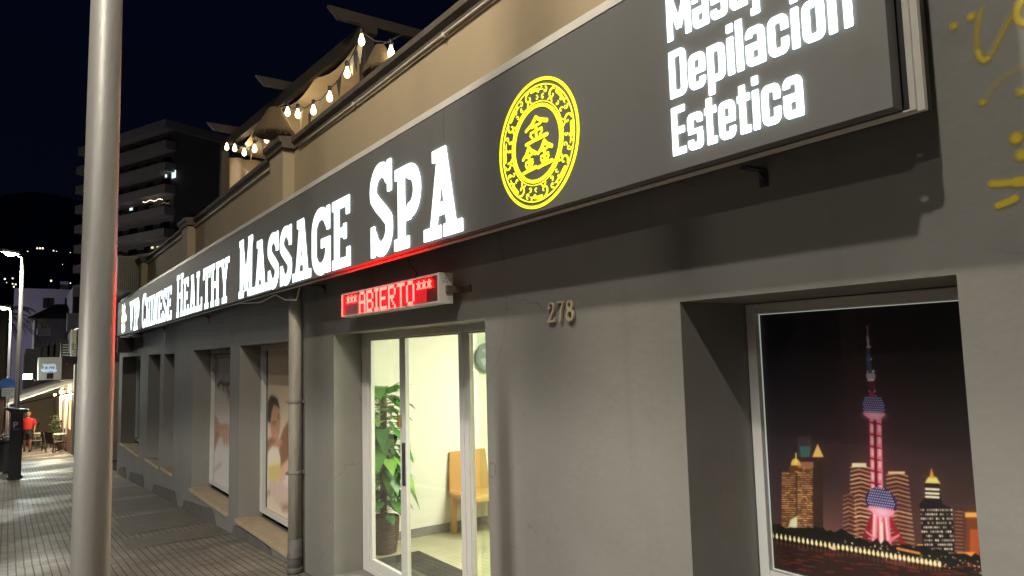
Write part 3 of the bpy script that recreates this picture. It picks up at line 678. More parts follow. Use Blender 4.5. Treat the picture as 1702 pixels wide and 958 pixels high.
im = np.clip(A.img, 0, 1) * .86 + .14 * np.array((.86, .83, .80)); post_b = np.clip(1.06 * (.3 * im + .5 * blur(im, 2) + .2 * blur(im, 5)) + rs.normal(0, .01, im.shape), 0, 1) ** .82

# ------------------------------------------------------------------ windows
GLW = glass_mat('window glass', (.98, .98, .98), .012, .03)
def window(y0, y1, z0, z1, xf, fw, sill=None, label=None, art=None, rect=None, lit=False):
    w = bpy.data.objects.new('window', None); COL.objects.link(w); w.parent = bld
    og = Vector((xf, (y0 + y1) / 2, z0)); w.location = og - wloc(bld); ORG[w.name] = og; w.empty_display_size = .1
    if label: w['label'] = label
    bm = NB(); x0, x1 = xf - .045, xf + .02
    box(bm, x0, x1, y0, y0 + fw, z0, z1, .004); box(bm, x0, x1, y1 - fw, y1, z0, z1, .004)
    box(bm, x0, x1, y0 + fw, y1 - fw, z1 - fw, z1, .004); box(bm, x0, x1, y0 + fw, y1 - fw, z0, z0 + fw, .004)
    obj('frame', bm, M_white, w)
    if art is not None:
        r0, r1, rz0, rz1 = rect
        print_mesh('poster', art, lambda U, V: np.stack([np.full_like(U, xf - .004), r0 + (r1 - r0) * U, rz0 + (rz1 - rz0) * V], -1), M_print, w)
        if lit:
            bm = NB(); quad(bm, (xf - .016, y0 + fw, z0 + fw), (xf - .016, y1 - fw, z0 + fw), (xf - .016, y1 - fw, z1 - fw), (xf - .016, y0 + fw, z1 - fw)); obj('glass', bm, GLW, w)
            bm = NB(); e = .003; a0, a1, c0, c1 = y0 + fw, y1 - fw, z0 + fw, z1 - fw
            box(bm, xf - .014, xf - .010, a1 - e, a1, c0, c1); box(bm, xf - .014, xf - .010, a0, a1 - e, c1 - e, c1); box(bm, xf - .014, xf - .010, a0, a1 - e, c0, c0 + e); obj('leak_glow_strip', bm, mat('glow strip imitating leaked light', (.5, .5, .5), .5, emit=(.82, .95, .78), estr=.34), w)  # thin emissive strips imitate room light leaking past the poster edges
    bm = NB(); quad(bm, (xf + .012, y0, z0), (xf + .012, y1, z0), (xf + .012, y1, z1), (xf + .012, y0, z1)); obj('pane', bm, mat('dark glass', (.02, .022, .025), .08), w)
    if sill:
        sy0, sy1, sz, xo = sill; bm = NB(); box(bm, xo, xf - .045, sy0, sy1, sz - .05, sz, .006); obj('sill', bm, M_sill, w)
    return w
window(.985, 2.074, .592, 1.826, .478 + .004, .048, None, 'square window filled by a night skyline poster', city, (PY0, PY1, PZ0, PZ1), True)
window(6.985, 9.285, -.24, 1.822, .300, .06, (6.985, 9.335, -.292, -.03), 'window with poster of a smiling couple and towels', post_a, (AY0, AY1, AZ0, AZ1))
window(9.765, 12.055, -.25, 1.818, .300, .06, (9.77, 12.10, -.298, -.03), 'window with poster of massaging hands', post_b, (BY0, BY1, BZ0, BZ1))
window(13.655, 14.665, -.22, 1.796, .36, .05, (13.66, 14.70, -.268, -.03)); window(15.075, 16.515, -.25, 1.814, .36, .05, (15.08, 16.56, -.297, -.03)); window(17.625, 20.695, -.29, 1.819, .36, .06, (17.63, 20.74, -.338, -.03))

# ------------------------------------------------------------------ glazed entrance
DX = .263; GL = glass_mat('door glass', (.93, .98, .91), .03)
door = bpy.data.objects.new('entrance_door', None); COL.objects.link(door); door.parent = bld; og = Vector((DX, 4.9, -.235)); door.location = og - wloc(bld); ORG[door.name] = og
bm = NB(); zt, zb = 1.843, -.232
box(bm, DX, DX + .06, 3.628, 6.10, zt - .05, zt, .004)                      # head
box(bm, DX, DX + .06, 5.975, 6.10, zb + .05, zt - .05, .004); box(bm, DX, DX + .06, 3.628, 3.68, zb + .05, zt - .05, .004)
box(bm, DX, DX + .06, 3.628, 6.10, zb, zb + .05, .004)
obj('frame', bm, M_white, door)
def leaf(y0, y1, x, name='door_panel', st=.05, hb=.07):
    bm = NB(); z0, z1 = zb + .052, zt - .052
    box(bm, x, x + .035, y0, y0 + st, z0, z1, .003); box(bm, x, x + .035, y1 - st, y1, z0, z1, .003); box(bm, x, x + .035, y0 + st, y1 - st, z0, z0 + hb, .003); box(bm, x, x + .035, y0 + st, y1 - st, z1 - .012, z1, .003)
    p = obj(name, bm, M_white, door); bm = NB(); quad(bm, (x + .018, y0 + st, z0), (x + .018, y1 - st, z0), (x + .018, y1 - st, z1), (x + .018, y0 + st, z1)); obj('glass', bm, GL, p); return p
leaf(5.30, 5.972, DX + .008, st=.052); sl = leaf(4.27, 5.296, DX + .004, 'sliding_door', st=.058)
leaf(3.684, 4.266, DX + .008, st=.012)
bm = NB(); box(bm, DX - .004, DX + .0385, 4.3285, 4.383, zb + .053, zt - .053, .003); obj('meeting_stile', bm, M_white, door)
bm = NB(); box(bm, DX - .012, DX + .004, 5.25, 5.285, .60, .94, .003); obj('handle', bm, M_dark, sl)
bm = NB(); box(bm, DX - .022, DX + .004, 5.315, 5.345, 1.06, 1.16, .004); obj('lock', bm, mat('brass lock', (.65, .48, .18), .35, metal=.8), door)
bm = NB(); quad(bm, (.34, 4.255, zb + .03), (.92, 4.255, zb + .03), (.92, 4.255, zt - .04), (.34, 4.255, zt - .04)); obj('open_leaf', bm, glass_mat('leaf glass', (.80, .92, .78), .10, .1), door)
bm = NB(); box(bm, .90, .93, 4.24, 4.27, zb + .03, zt - .04, .003); obj('leaf_edge', bm, M_white, door)
bm = NB(); box(bm, -.05, DX - .002, 3.63, 6.10, -.33, -.236, .006); obj('threshold', bm, M_sill, door)
# room behind
M_room = mat('cream interior plaster', (.86, .85, .75), .8, var=.02, vscale=1)
bm = NB(); YW = 6.77; RX0, RX1, RY0, RZ1 = .34, 5.2, 2.6, 2.35
quad(bm, (RX0, YW, -.225), (RX1, YW, -.225), (RX1, YW, RZ1), (RX0, YW, RZ1)); quad(bm, (RX1, RY0, -.225), (RX1, YW, -.225), (RX1, YW, RZ1), (RX1, RY0, RZ1)); quad(bm, (RX0, RY0, -.225), (RX1, RY0, -.225), (RX1, RY0, RZ1), (RX0, RY0, RZ1))
for a, b, c, d in ((RY0, 3.62, -.225, RZ1), (6.11, YW, -.225, RZ1), (3.62, 6.11, 1.85, RZ1)): quad(bm, (RX0, a, c), (RX0, b, c), (RX0, b, d), (RX0, a, d))
obj('interior_wall', bm, M_room, bld)
bm = NB(); quad(bm, (.32, RY0, -.225), (RX1, RY0, -.225), (RX1, YW, -.225), (.32, YW, -.225)); obj('interior_floor', bm, mat('beige floor tile', (.42, .40, .27), .35, var=.14, vscale=2.5), bld)
bm = NB(); quad(bm, (RX0, RY0, RZ1), (RX1, RY0, RZ1), (RX1, YW, RZ1), (RX0, YW, RZ1)); obj('interior_ceiling', bm, M_room, bld)
bm = NB(); box(bm, RX0, RX1, YW - .015, YW - .002, -.222, -.135); obj('skirting', bm, mat('grey skirting tile', (.20, .19, .19), .5, var=.15, vscale=10), bld)
cl = thing('ceiling_light', 'white ceiling light panel inside the lit entrance room', 'light', (2.2, 4.7, 2.33))
bm = NB(); box(bm, 1.6, 2.8, 4.2, 5.2, 2.325, 2.347, .004); obj('diffuser', bm, mat('lit diffuser', (.8, .8, .8), .5, emit=(1.0, .99, .76), estr=9), cl)
def lamp(kind, name, loc, power, col, parent=None, rot=None, **k):
    L = bpy.data.lights.new(name, kind); L.energy = power; L.color = col
    for a, v in k.items(): setattr(L, a, v)
    o = bpy.data.objects.new(name, L); COL.objects.link(o); o.location = Vector(loc) - wloc(parent)
    if parent: o.parent = parent
    if rot: o.rotation_euler = rot
    return o
lamp('AREA', 'panel_light', (2.2, 4.7, 2.31), 205, (1.0, .975, .85), cl, shape='RECTANGLE', size=1.2, size_y=1.0)
# chair
ch = thing('leather_chair', 'tan leather dining chair standing against the cream wall inside', 'chair', (1.76, 6.5, -.225))
M_lea = mat('tan leather', (.52, .29, .09), .5, var=.08, vscale=5, bump=.1, bscale=80); zf = -.222
bm = NB(); prism(bm, [(1.50, 6.70, .13), (2.02, 6.70, .13), (1.99, 6.74, .595), (1.53, 6.74, .595)], (0, .022, .01)); bmesh.ops.bevel(bm, geom=bm.edges[:], offset=.006, segments=2, affect='EDGES'); obj('backrest', bm, M_lea, ch)
bm = NB(); box(bm, 1.50, 2.02, 6.26, 6.697, .135, .19, .015); obj('seat', bm, M_lea, ch)
for x in (1.50, 1.96):
    for y in (6.26, 6.64):
        bm = NB(); s = 1 if x < 1.7 else -1
        pr = [(x, y, .133), (x + .06, y, .133), (x + .06 - (.015 if s > 0 else 0), y, zf), (x + (.015 if s < 0 else 0), y, zf)]
        prism(bm, pr, (0, .055, 0)); obj('leg', bm, M_lea, ch)
# doormat
bm = NB(); box(bm, .36, .89, 5.05, 6.24, -.2245, -.208, .004); tag(obj('doormat', bm, mat('charcoal coir mat', (.035, .034, .03), .95, var=.3, vscale=60, bump=.8, bscale=300)), 'dark grey doormat on the beige floor just inside the glass door', 'doormat')
# round mirror high on the inner wall
cm = onY(803, 592, YW - .03); mir = thing('wall_fan', 'dark round fan high on the inner wall right of the door', 'fan', (cm.x, YW, cm.z))
bm = NB(); lathe(bm, [(.15, 0), (.17, -.02), (.17, -.05), (.15, -.06)], (cm.x + .06, YW, cm.z - .02), 24, 'Y'); obj('rim', bm, mat('fan rim', (.16, .19, .2), .4), mir)
bm = NB()
for k in range(4): prism(bm, [(cm.x + .06 + .13 * math.cos(a) * q, YW - .065, cm.z - .02 + .13 * math.sin(a) * q) for a, q in ((k * 1.57, .2), (k * 1.57 + .1, 1), (k * 1.57 + .9, 1), (k * 1.57 + .9, .2))], (0, -.006, 0))
obj('blade', bm, mat('fan blade', (.35, .4, .42), .4), mir)
# potted climbing plant
pb_ = Vector((.63, 6.46, -.225)); pl = thing('potted_plant', 'tall leafy climbing plant in a brown wicker basket behind the glass door', 'plant', pb_)
bm = NB(); prof = []
for i in range(15):
    h = i * .0225; r = .115 + .028 * math.sin(min(1, h / .3) * 1.6)
    prof += [(r, h), (r + .009, h + .006), (r + .009, h + .014), (r, h + .020)]
lathe(bm, prof + [(.10, .33)], pb_ + Vector((0, 0, .002)), 28); obj('basket', bm, mat('brown wicker', (.095, .055, .035), .7, var=.4, vscale=50, bump=.5, bscale=120), pl)
bm = NB(); tube(bm, [pb_ + Vector((0, 0, .3)), pb_ + Vector((.01, 0, 1.45))], .032, 10); obj('moss_pole', bm, mat('coir pole', (.09, .055, .03), .9, bump=.8, bscale=90), pl)
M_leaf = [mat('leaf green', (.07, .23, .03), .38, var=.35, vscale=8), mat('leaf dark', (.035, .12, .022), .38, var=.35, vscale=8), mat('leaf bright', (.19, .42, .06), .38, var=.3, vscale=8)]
def heart_leaf(bm, base, d, size, droop, mi):
    d = Vector(d).normalized(); s = d.cross(Vector((0, 0, 1))).normalized(); nrm = s.cross(d)
    prof = [(0, .0), (-.06, .26), (.12, .44), (.38, .46), (.65, .32), (.86, .13), (1.0, .0)]
    cl_, L_, R_ = [], [], []
    for t, w in prof:
        p = Vector(base) + d * (t * size) + Vector((0, 0, -1)) * (droop * size * max(t, 0) ** 2)
        cl_.append(bm.verts.new(p - nrm * (.05 * size * (1 - t)))); L_.append(bm.verts.new(p + s * w * size + nrm * .10 * size * w)); R_.append(bm.verts.new(p - s * w * size + nrm * .10 * size * w))
    for i in range(len(prof) - 1):
        for q in ((cl_[i], L_[i], L_[i + 1], cl_[i + 1]), (cl_[i], cl_[i + 1], R_[i + 1], R_[i])):
            f = bm.faces.new(q); f.material_index = mi; f.smooth = True
bm = NB()
for i in range(160):
    h = .36 + 1.18 * (i / 160) ** .95; a = i * 2.4 + random.uniform(-.4, .4); o_ = pb_ + Vector((0, 0, h))
    ln = random.uniform(.08, .27) * (1.15 - .35 * h / 1.5); d = Vector((math.cos(a), math.sin(a) * .75, 0)); e_ = o_ + d * ln + Vector((0, 0, random.uniform(.0, .07)))
    tube(bm, [o_, (o_ + e_) / 2 + Vector((0, 0, .025)), e_], .0035, 5, False)
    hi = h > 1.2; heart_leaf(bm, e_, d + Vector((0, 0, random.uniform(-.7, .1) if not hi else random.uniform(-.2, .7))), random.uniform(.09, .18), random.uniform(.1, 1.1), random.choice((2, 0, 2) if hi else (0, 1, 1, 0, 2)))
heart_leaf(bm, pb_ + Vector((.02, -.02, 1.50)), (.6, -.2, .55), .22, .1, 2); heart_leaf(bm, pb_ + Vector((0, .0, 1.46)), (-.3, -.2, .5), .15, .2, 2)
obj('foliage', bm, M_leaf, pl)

# ================================================================== SHOP SIGN
SX = -.28; SZ0, SZ1 = 2.308, 3.097; SY0, SY1 = .991, 19.35
sign = thing('shop_sign', 'long grey lightbox sign with glowing white lettering above the shop front', 'sign', (SX, 10, SZ0))
def split(prefix, a, b, c, d): pass
bm = NB(); 
joints = [SY0, 3.6, 6.1, 8.6, 11.1, 13.6, 16.1, SY1]
for a, b in zip(joints, joints[1:]): box(bm, SX, SX + .055, a + .002, b - .002, SZ0, SZ1, .0015)
obj('face_panel', bm, M_face, sign)
bm = NB(); fx0, fx1 = SX + .058, SX + .155
box(bm, fx0 + .032, fx1 + .004, SY0 - .035, SY1 + .03, SZ0 + .006, SZ1 + .06, .002); obj('cabinet', bm, M_dark, sign)
bm = NB()                                                     # stepped aluminium trim round the cabinet
for (x0, x1, g0, g1, t0, t1) in ((fx0, fx0 + .012, .016, .034, .048, .070), (fx0 + .010, fx0 + .030, .034, .054, .066, .100)):
    box(bm, x0, x1, SY0 - g1, SY0 - g0, SZ0 - g1 * .2, SZ1 + t1, .001); box(bm, x0, x1, SY1 + g0, SY1 + g1, SZ0 - g1 * .2, SZ1 + t1, .001)
    box(bm, x0, x1, SY0 - g0, SY1 + g0, SZ1 + t0, SZ1 + t1, .001)
    box(bm, x0, x1, SY0 - g0, SY1 + g0, SZ0 - g1 * .2, SZ0 - g0 * .2 + .002, .001)
obj('trim', bm, mat('cream aluminium trim', (.60, .58, .53), .42, var=.06, vscale=6), sign)
for y, zb_ in ((1.61, 2.238), (6.29, 2.229), (11.0, 2.2), (14.6, 1.93), (17.42, 1.965), (19.2, 1.95)):     # L brackets
    bm = NB(); box(bm, fx1 + .005, -.004, y, y + .035, SZ0 - .012, SZ0 - .002); box(bm, -.008, -.001, y, y + .035, zb_, SZ0 - .012); prism(bm, [(-.008, y + .012, SZ0 - .012), (-.008, y + .012, SZ0 - .045), (-.05, y + .012, SZ0 - .012)], (0, .008, 0)); lathe(bm, [(.006, 0), (.006, -.005)], (-.008, y + .017, zb_ + .015), 8, 'X')
    obj('bracket', bm, M_dark, sign)
def on_sign(u, v, w): return (SX - .001 - w, -u, v)            # u runs along -Y
def edge_glow(o, m_):
    o.data.materials.append(m_)
    for p in o.data.polygons:
        if abs(p.normal.x) < .5: p.material_index = 1
    return o
def slab_word(word, y_start, y_end, zb=2.325, hbig=.648, hsm=.545):
    W = {'I': .24, 'M': .54, 'V': .50, 'H': .47, 'N': .47, 'A': .46, 'G': .44, 'C': .42, 'Y': .46, 'T': .42, 'P': .40, 'E': .39, 'L': .38, 'S': .36}
    gap = .055; tot = sum(W[c] * (1.08 if i == 0 else 1) for i, c in enumerate(word)) + gap * (len(word) - 1); k = (y_start - y_end) / tot
    loops = []; x = 0
    for i, c in enumerate(word):
        big = (i == 0 or word == 'VIP'); H = hbig if big else hsm; w = W[c] * (1.08 if i == 0 else 1)
        for lp in glyph_loops(slab(c, w, H), w, H, .0065): loops.append([((x + u) * k - y_start, zb + v) for u, v in lp])
        x += w + gap
    return edge_glow(link('lettering', flat_mesh(loops, on_sign, .008 if y_start < 5 else .006 if y_start < 9 else .002), M_letter, sign), M_edge)
k_ = (SX + 2.35) / (-.364 + 2.35)
for wd_, a, b in (('VIP', 16.55, 15.22), ('CHINESE', 14.84, 11.85), ('HEALTHY', 11.44, 8.34), ('MASSAGE', 7.90, 4.82), ('SPA', 4.466, 3.277)):
    slab_word(wd_, a * k_, b * k_)
def grot_word(word, y_left, zb, H, width):
    ws = [grot(c)[1] for c in word]; gap = .085; tot = sum(ws) + gap * (len(ws) - 1); kx = width / tot; loops = []; x = 0
    for c in word:
        f, w = grot(c)
        for lp in glyph_loops(f, w, 1.1, .014): loops.append([((x + u) * kx - y_left, zb + v * H) for u, v in lp])
        x += w + gap
    return edge_glow(link('lettering', flat_mesh(loops, on_sign, .005 if y_left < 5 else .002), M_letter, sign), M_edge)
for yl in (1.826, 18.55):
    grot_word('Estetica', yl, 2.368, .188, .555); grot_word('Depilación', yl, 2.594, .186, .735); grot_word('Masaje', yl, 2.822, .186, .50)
# round emblem
def emblem_d(X, Y):
    D = np.abs(np.hypot(X, Y) - .972) - .024
    D = np.minimum(D, np.abs(np.hypot(X, Y) - .888) - .010); D = np.minimum(D, np.abs(np.hypot(X, Y) - .58) - .027); D = np.minimum(D, np.abs(np.hypot(X, Y) - .638) - .008)
    rs2 = np.random.RandomState(11)
    def sp(r0, a0, size, turn, w, flip=1):
        pts = []; ws = []
        cx, cy = r0 * math.cos(a0), r0 * math.sin(a0)
        for i in range(22):
            t = i / 21; rad = size * (1 - .82 * t); an = a0 + flip * (turn * t) ; pts.append((cx + rad * math.cos(an), cy + rad * math.sin(an))); ws.append(w * (1 - .45 * t))
        return pts, ws
    for k in range(8):
        a = R(45 * k + 12)
        for (r0, da, s, tn, w, fl) in ((.765, 0, .095, 5.2, .034, 1), (.80, R(15), .05, 5.5, .022, -1), (.70, R(17), .045, 5.0, .02, 1), (.80, R(27), .04, 5.0, .018, 1), (.70, R(30), .04, 4.6, .018, -1)):
            p, ws = sp(r0, a + da, s, tn, w, fl); D = np.minimum(D, d_poly(X, Y, p, ws))
        n_ = 9; swp = [(( .845 - .03 * (i / n_)) * math.cos(a + R(-6 - 20 * i / n_)), (.845 - .03 * (i / n_)) * math.sin(a + R(-6 - 20 * i / n_))) for i in range(n_ + 1)]
        D = np.minimum(D, d_poly(X, Y, swp, [.06 * (1 - i / n_) + .012 for i in range(n_ + 1)]))
        lo = [((.66 + .05 * math.sin(i / 5 * 3)) * math.cos(a + R(-4 + 9 * i / 5)), (.66 + .05 * math.sin(i / 5 * 3)) * math.sin(a + R(-4 + 9 * i / 5))) for i in range(6)]
        D = np.minimum(D, d_poly(X, Y, lo, .022)); D = np.minimum(D, d_ell(X, Y, .855 * math.cos(a + R(22)), .855 * math.sin(a + R(22)), .016, .016))
    def jin(cx, cy, sx, sy):
        nonlocal D
        def st(p, w): 
            nonlocal D; D = np.minimum(D, d_poly(X, Y, [(cx + u * sx, cy + v * sy) for u, v in p], w))
        st([(0, .95), (-.35, .55), (-.95, .20)], [.070, .060, .04]); st([(0, .95), (.40, .62), (.98, .36)], [.05, .06, .075])
        st([(-.42, .28), (.42, .36)], .035); st([(-.5, -.12), (.5, -.04)], .037); st([(0, .34), (0, -.72)], .05)
        st([(-.55, -.30), (-.36, -.55)], .035); st([(.55, -.24), (.34, -.52)], .035); st([(-.98, -.86), (0, -.76), (.98, -.70)], [.05, .055, .065])
    jin(.0, .215, .27, .20); jin(-.195, -.215, .165, .205); jin(.195, -.205, .17, .205)
    return D
xs = np.linspace(-1.05, 1.05, 470); EX, EY = np.meshgrid(xs, xs); ED = emblem_d(EX, EY); ELOOP = [simplify(lp, .0012) for lp in contours(ED, xs, xs)]
for yc, nm in ((2.578 * k_ + .005, 1), (17.55 * k_, 2)):
    RAD = .322
    edge_glow(link('emblem', flat_mesh([[(u * RAD - yc, 2.647 + v * RAD) for u, v in lp] for lp in ELOOP], on_sign, .003 if yc < 5 else .001), M_yel, sign), M_yedge if yc < 5 else M_yel)

# ================================================================== RED DISPLAY
led = thing('led_display', 'red dot matrix display reading ABIERTO above the glass door', 'led sign', (-.1, 4.6, 1.95))
LX = -.185; LY0, LY1, LZ0, LZ1 = 3.865, 5.46, 1.955, 2.145
bm = NB(); box(bm, LX + .012, -.085, LY0 + .002, LY1, LZ0, LZ1, .003); obj('case', bm, mat('grey display case', (.62, .60, .58), .4), led)
bm = NB(); fr = .014
box(bm, LX, LX + .012, LY0, LY1, LZ0, LZ0 + fr, .002); box(bm, LX, LX + .012, LY0, LY1, LZ1 - fr, LZ1, .002); box(bm, LX, LX + .012, LY0, LY0 + fr, LZ0 + fr, LZ1 - fr, .002); box(bm, LX, LX + .012, LY1 - fr, LY1, LZ0 + fr, LZ1 - fr, .002)
obj('frame', bm, mat('display frame', (.6, .55, .54), .35, metal=.4), led)
bm = NB(); box(bm, LX + .006, LX + .0115, LY0 + fr, LY1 - fr, LZ0 + fr, LZ1 - fr); obj('screen', bm, mat('dark red screen', (.05, .008, .01), .3, emit=(.5, .0, .012), estr=.06), led)
bm = NB(); box(bm, LX + .003, LX + .0058, LY0 + .16, LY1 - .34, LZ0 + fr + .004, LZ1 - fr - .004); obj('glow_panel', bm, mat('red lit screen', (.2, .01, .01), .3, emit=(.62, .0, .012), estr=.8), led)
F57 = {'A': '01110 10001 10001 11111 10001 10001 10001', 'B': '11110 10001 10001 11110 10001 10001 11110', 'I': '111 010 010 010 010 010 111', 'E': '11111 10000 10000 11110 10000 10000 11111',
       'R': '11110 10001 10001 11110 10100 10010 10001', 'T': '11111 00100 00100 00100 00100 00100 00100', 'O': '01110 10001 10001 10001 10001 10001 01110', '*': '00000 00100 10101 01110 01110 10101 00000', '|': '1 1 1 1 1 1 1'}
pit = .0117; rows = 14; dots = []
def ptxt(s, c0, sx, sy, r0, gap):
    c = c0
    for chh in s:
        g_ = F57[chh].split()
        for rI, row in enumerate(g_):
            for cI, bit in enumerate(row):
                if bit == '1':
                    for a in range(sx):
                        for b in range(sy): dots.append((c + cI * sx + a, r0 + rI * sy + b))
        c += len(g_[0]) * sx + gap
    return c
NC = int((LY1 - LY0 - 2 * fr) / pit); c = ptxt('|', 0, 1, 2, 0, 0); c = ptxt('***', 8, 1, 1, 0, 1) + 3; c = ptxt('ABIERTO', c, 2, 2, 0, 2) + 1; c = ptxt('***', c, 1, 1, 0, 1)
bm = NB()
cs = NC / max(c + 4, NC) if c + 4 > NC else 1.0
for cx_, ry_ in dots:
    y = LY1 - fr - (cx_ + .8) * pit * cs * (NC / (c + 6.0) if c + 6 < NC else 1); z = LZ1 - fr - (ry_ + .6) * (LZ1 - LZ0 - 2 * fr) / rows; h = .0053
    box(bm, LX + .0005, LX + .0028, y - h, y + h, z - h, z + h)
obj('lettering', bm, mat('lit red diodes', (.5, .05, .03), .4, emit=(1.0, .0026, .0020), estr=200), led)
bm = NB(); box(bm, LX + .002, -.082, LY0 - .004, LY0 + .0015, LZ0 - .002, LZ1 + .002, .001); ec = obj('end_cap', bm, mat('display end cap', (.62, .60, .56), .4), led)
for (dx_, dz_) in ((.05, .155), (.035, .135), (.065, .135)): bm = NB(); lathe(bm, [(.004, 0), (.004, -.002)], (LX + dx_, LY0 - .0042, LZ0 + dz_), 8, 'Y'); obj('screw_hole', bm, M_black, ec)
bm = NB(); box(bm, LX + .045, -.002, LY0 - .022, LY0 - .0065, 2.02, 2.065, .003); box(bm, -.012, -.002, LY0 - .10, LY0 - .0225, 2.02, 2.065, .002); obj('bracket', bm, mat('rusty bracket', (.14, .09, .06), .7, var=.4, vscale=40), led)
bm = NB(); tube(bm, [(-.1, 4.35, 2.14), (-.09, 4.33, 2.2), (-.12, 4.38, 2.26), (-.14, 4.36, 2.31)], .004, 6); obj('cable', bm, M_dark, led)

# ================================================================== HOUSE NUMBER
hn = thing('house_number', 'small brass house number 278 fixed to the grey wall beside the door', 'house number', (-.01, 2.88, 1.79))
M_brass = mat('aged brass', (.62, .54, .38), .4, metal=.25, var=.12, vscale=30)
def digit_d(ch):
    def f(X, Y):
        if ch == '2': return np.minimum(d_poly(X, Y, arc(.3, .72, .2, .22, 190, -35) + [(.28, .30), (.08, .06)], [.07] * 3 + [.09] * 12 + [.14, .12, .07]), np.minimum(d_bar(X, Y, (.03, .06), (.56, .06), .12), np.minimum(d_ell(X, Y, .14, .72, .08, .08), d_bar(X, Y, (.53, 0), (.53, .22), .06))))
        if ch == '7': return np.minimum(np.minimum(d_bar(X, Y, (.03, .94), (.57, .94), .11), d_bar(X, Y, (.06, .98), (.06, .76), .06)), d_poly(X, Y, [(.54, .92), (.34, .5), (.27, .05)], [.07, .12, .15]))
        return np.minimum(np.abs(d_ell(X, Y, .3, .74, .17, .19)) - .055, np.abs(d_ell(X, Y, .3, .27, .22, .235)) - .06)
    return f
for ch_, yl in (('2', 2.985), ('7', 2.908), ('8', 2.832)):
    lp = [[(u * .108 - yl, 1.787 + v * .108) for u, v in q] for q in glyph_loops(digit_d(ch_), .62, 1.02, .012)]
    o = link('digit', flat_mesh(lp, lambda u, v, w: (-.008 - w, -u, v), .012), M_brass, hn)
# yellow sprayed marks on the wall
gy0, gy1, gz0, gz1 = .955, .50, 1.93, 2.62
X, Y = np.meshgrid(np.linspace(0, gy0 - gy1, 240), np.linspace(gz1 - gz0, 0, 360))
def pg(px, py): p = onX(px, py, 0); return (gy0 - p.y, p.z - gz0)
al = np.zeros_like(X)
def spray(pts, w, a=1.0, soft=.012):
    global al
    q = [pg(*p) for p in pts]; d = d_poly(X, Y, q if len(q) > 1 else [q[0], (q[0][0] + 1e-4, q[0][1])], w); al = np.maximum(al, a * np.clip(.5 - d / soft, 0, 1))
for (x, y, w, a) in ((1597, 8, .026, .8), (1615, 28, .024, .95), (1586, 44, .022, .9), (1634, 171, .018, .95), (1690, 230, .034, 1), (1699, 258, .034, 1), (1697, 154, .022, .8)): spray([(x, y)], w, a, .016)
spray([(1652, -30), (1640, -6), (1631, 18), (1626, 42), (1624, 62), (1624.5, 78), (1627, 92), (1631, 99), (1636, 102), (1641, 100), (1647, 93), (1653, 82), (1661, 66), (1670, 48), (1681, 30), (1692, 14), (1702, 4)], .015, .62, .018)
spray([(1626, 86), (1629, 95), (1636, 101), (1643, 97)], .017, .95, .012); spray([(1722, 30), (1712, 35), (1703, 38), (1695, 36), (1690, 29), (1690, 20), (1693, 11), (1699, 2)], .022, .8, .014)
spray([(1636, 168), (1643, 156), (1652, 144), (1664, 133), (1678, 123), (1694, 114), (1710, 108)], .011, .33, .02)
spray([(1650, 306), (1662, 306), (1676, 304), (1690, 303)], .021, 1, .012); spray([(1690, 303), (1700, 302)], .030, 1, .010); spray([(1660, 342), (1668, 339), (1678, 335), (1688, 330)], .021, 1, .010)
print_mesh('graffiti', np.ones(X.shape + (3,)) * np.array((.78, .69, .20)), lambda U, V: np.stack([np.full_like(U, -.0035), gy0 + (gy1 - gy0) * U, gz0 + (gz1 - gz0) * V], -1), attr_mat('yellow spray paint', .6, True), bld, al)

# ================================================================== DOWNPIPE, CABLES, AIR CONDITIONERS
dp = thing('downpipe', 'weathered cream rain downpipe clamped to the wall left of the door', 'drainpipe', (-.07, 6.9, gz(6.9)))
bm = NB(); tube(bm, [(-.085, 6.895, 2.6), (-.085, 6.895, gz(6.9) + .32)], .062, 20); obj('pipe', bm, M_pipe, dp)
bm = NB(); tube(bm, [(-.085, 6.895, gz(6.9) + .32), (-.085, 6.895, gz(6.9) - .02)], .066, 20); lathe(bm, [(.07, 0), (.074, .01), (.074, .04), (.07, .05)], (-.085, 6.895, gz(6.9) + .01), 20); lathe(bm, [(.07, 0), (.072, .01), (.072, .03), (.07, .04)], (-.085, 6.895, gz(6.9) + .14), 20)
obj('boot', bm, mat('grey pipe boot', (.12, .115, .11), .6, var=.25, vscale=12), dp)
for z in (1.21, .54):
    bm = NB(); lathe(bm, [(.0635, 0), (.067, .002), (.067, .03), (.0635, .032)], (-.085, 6.895, z), 20); box(bm, -.17, -.15, 6.88, 6.91, z, z + .03); box(bm, -.02, -.001, 6.86, 6.93, z, z + .03); obj('clamp', bm, mat('pipe clamp', (.22, .2, .18), .6, var=.3, vscale=20), dp)
bm = NB()
a, b, c = onX(411, 504, -.2), onX(458, 490, -.2), onX(493, 499, -.2)
tube(bm, [a + Vector((0, .3, .02)), a, (a + b) / 2 + Vector((0, 0, -.035)), b, (b + c) / 2 + Vector((0, 0, -.025)), c, c + Vector((.06, -.05, .3))], .008, 6)
tag(obj('cable', bm, M_cable), 'pale cable sagging under the sign beside the downpipe', 'cable')
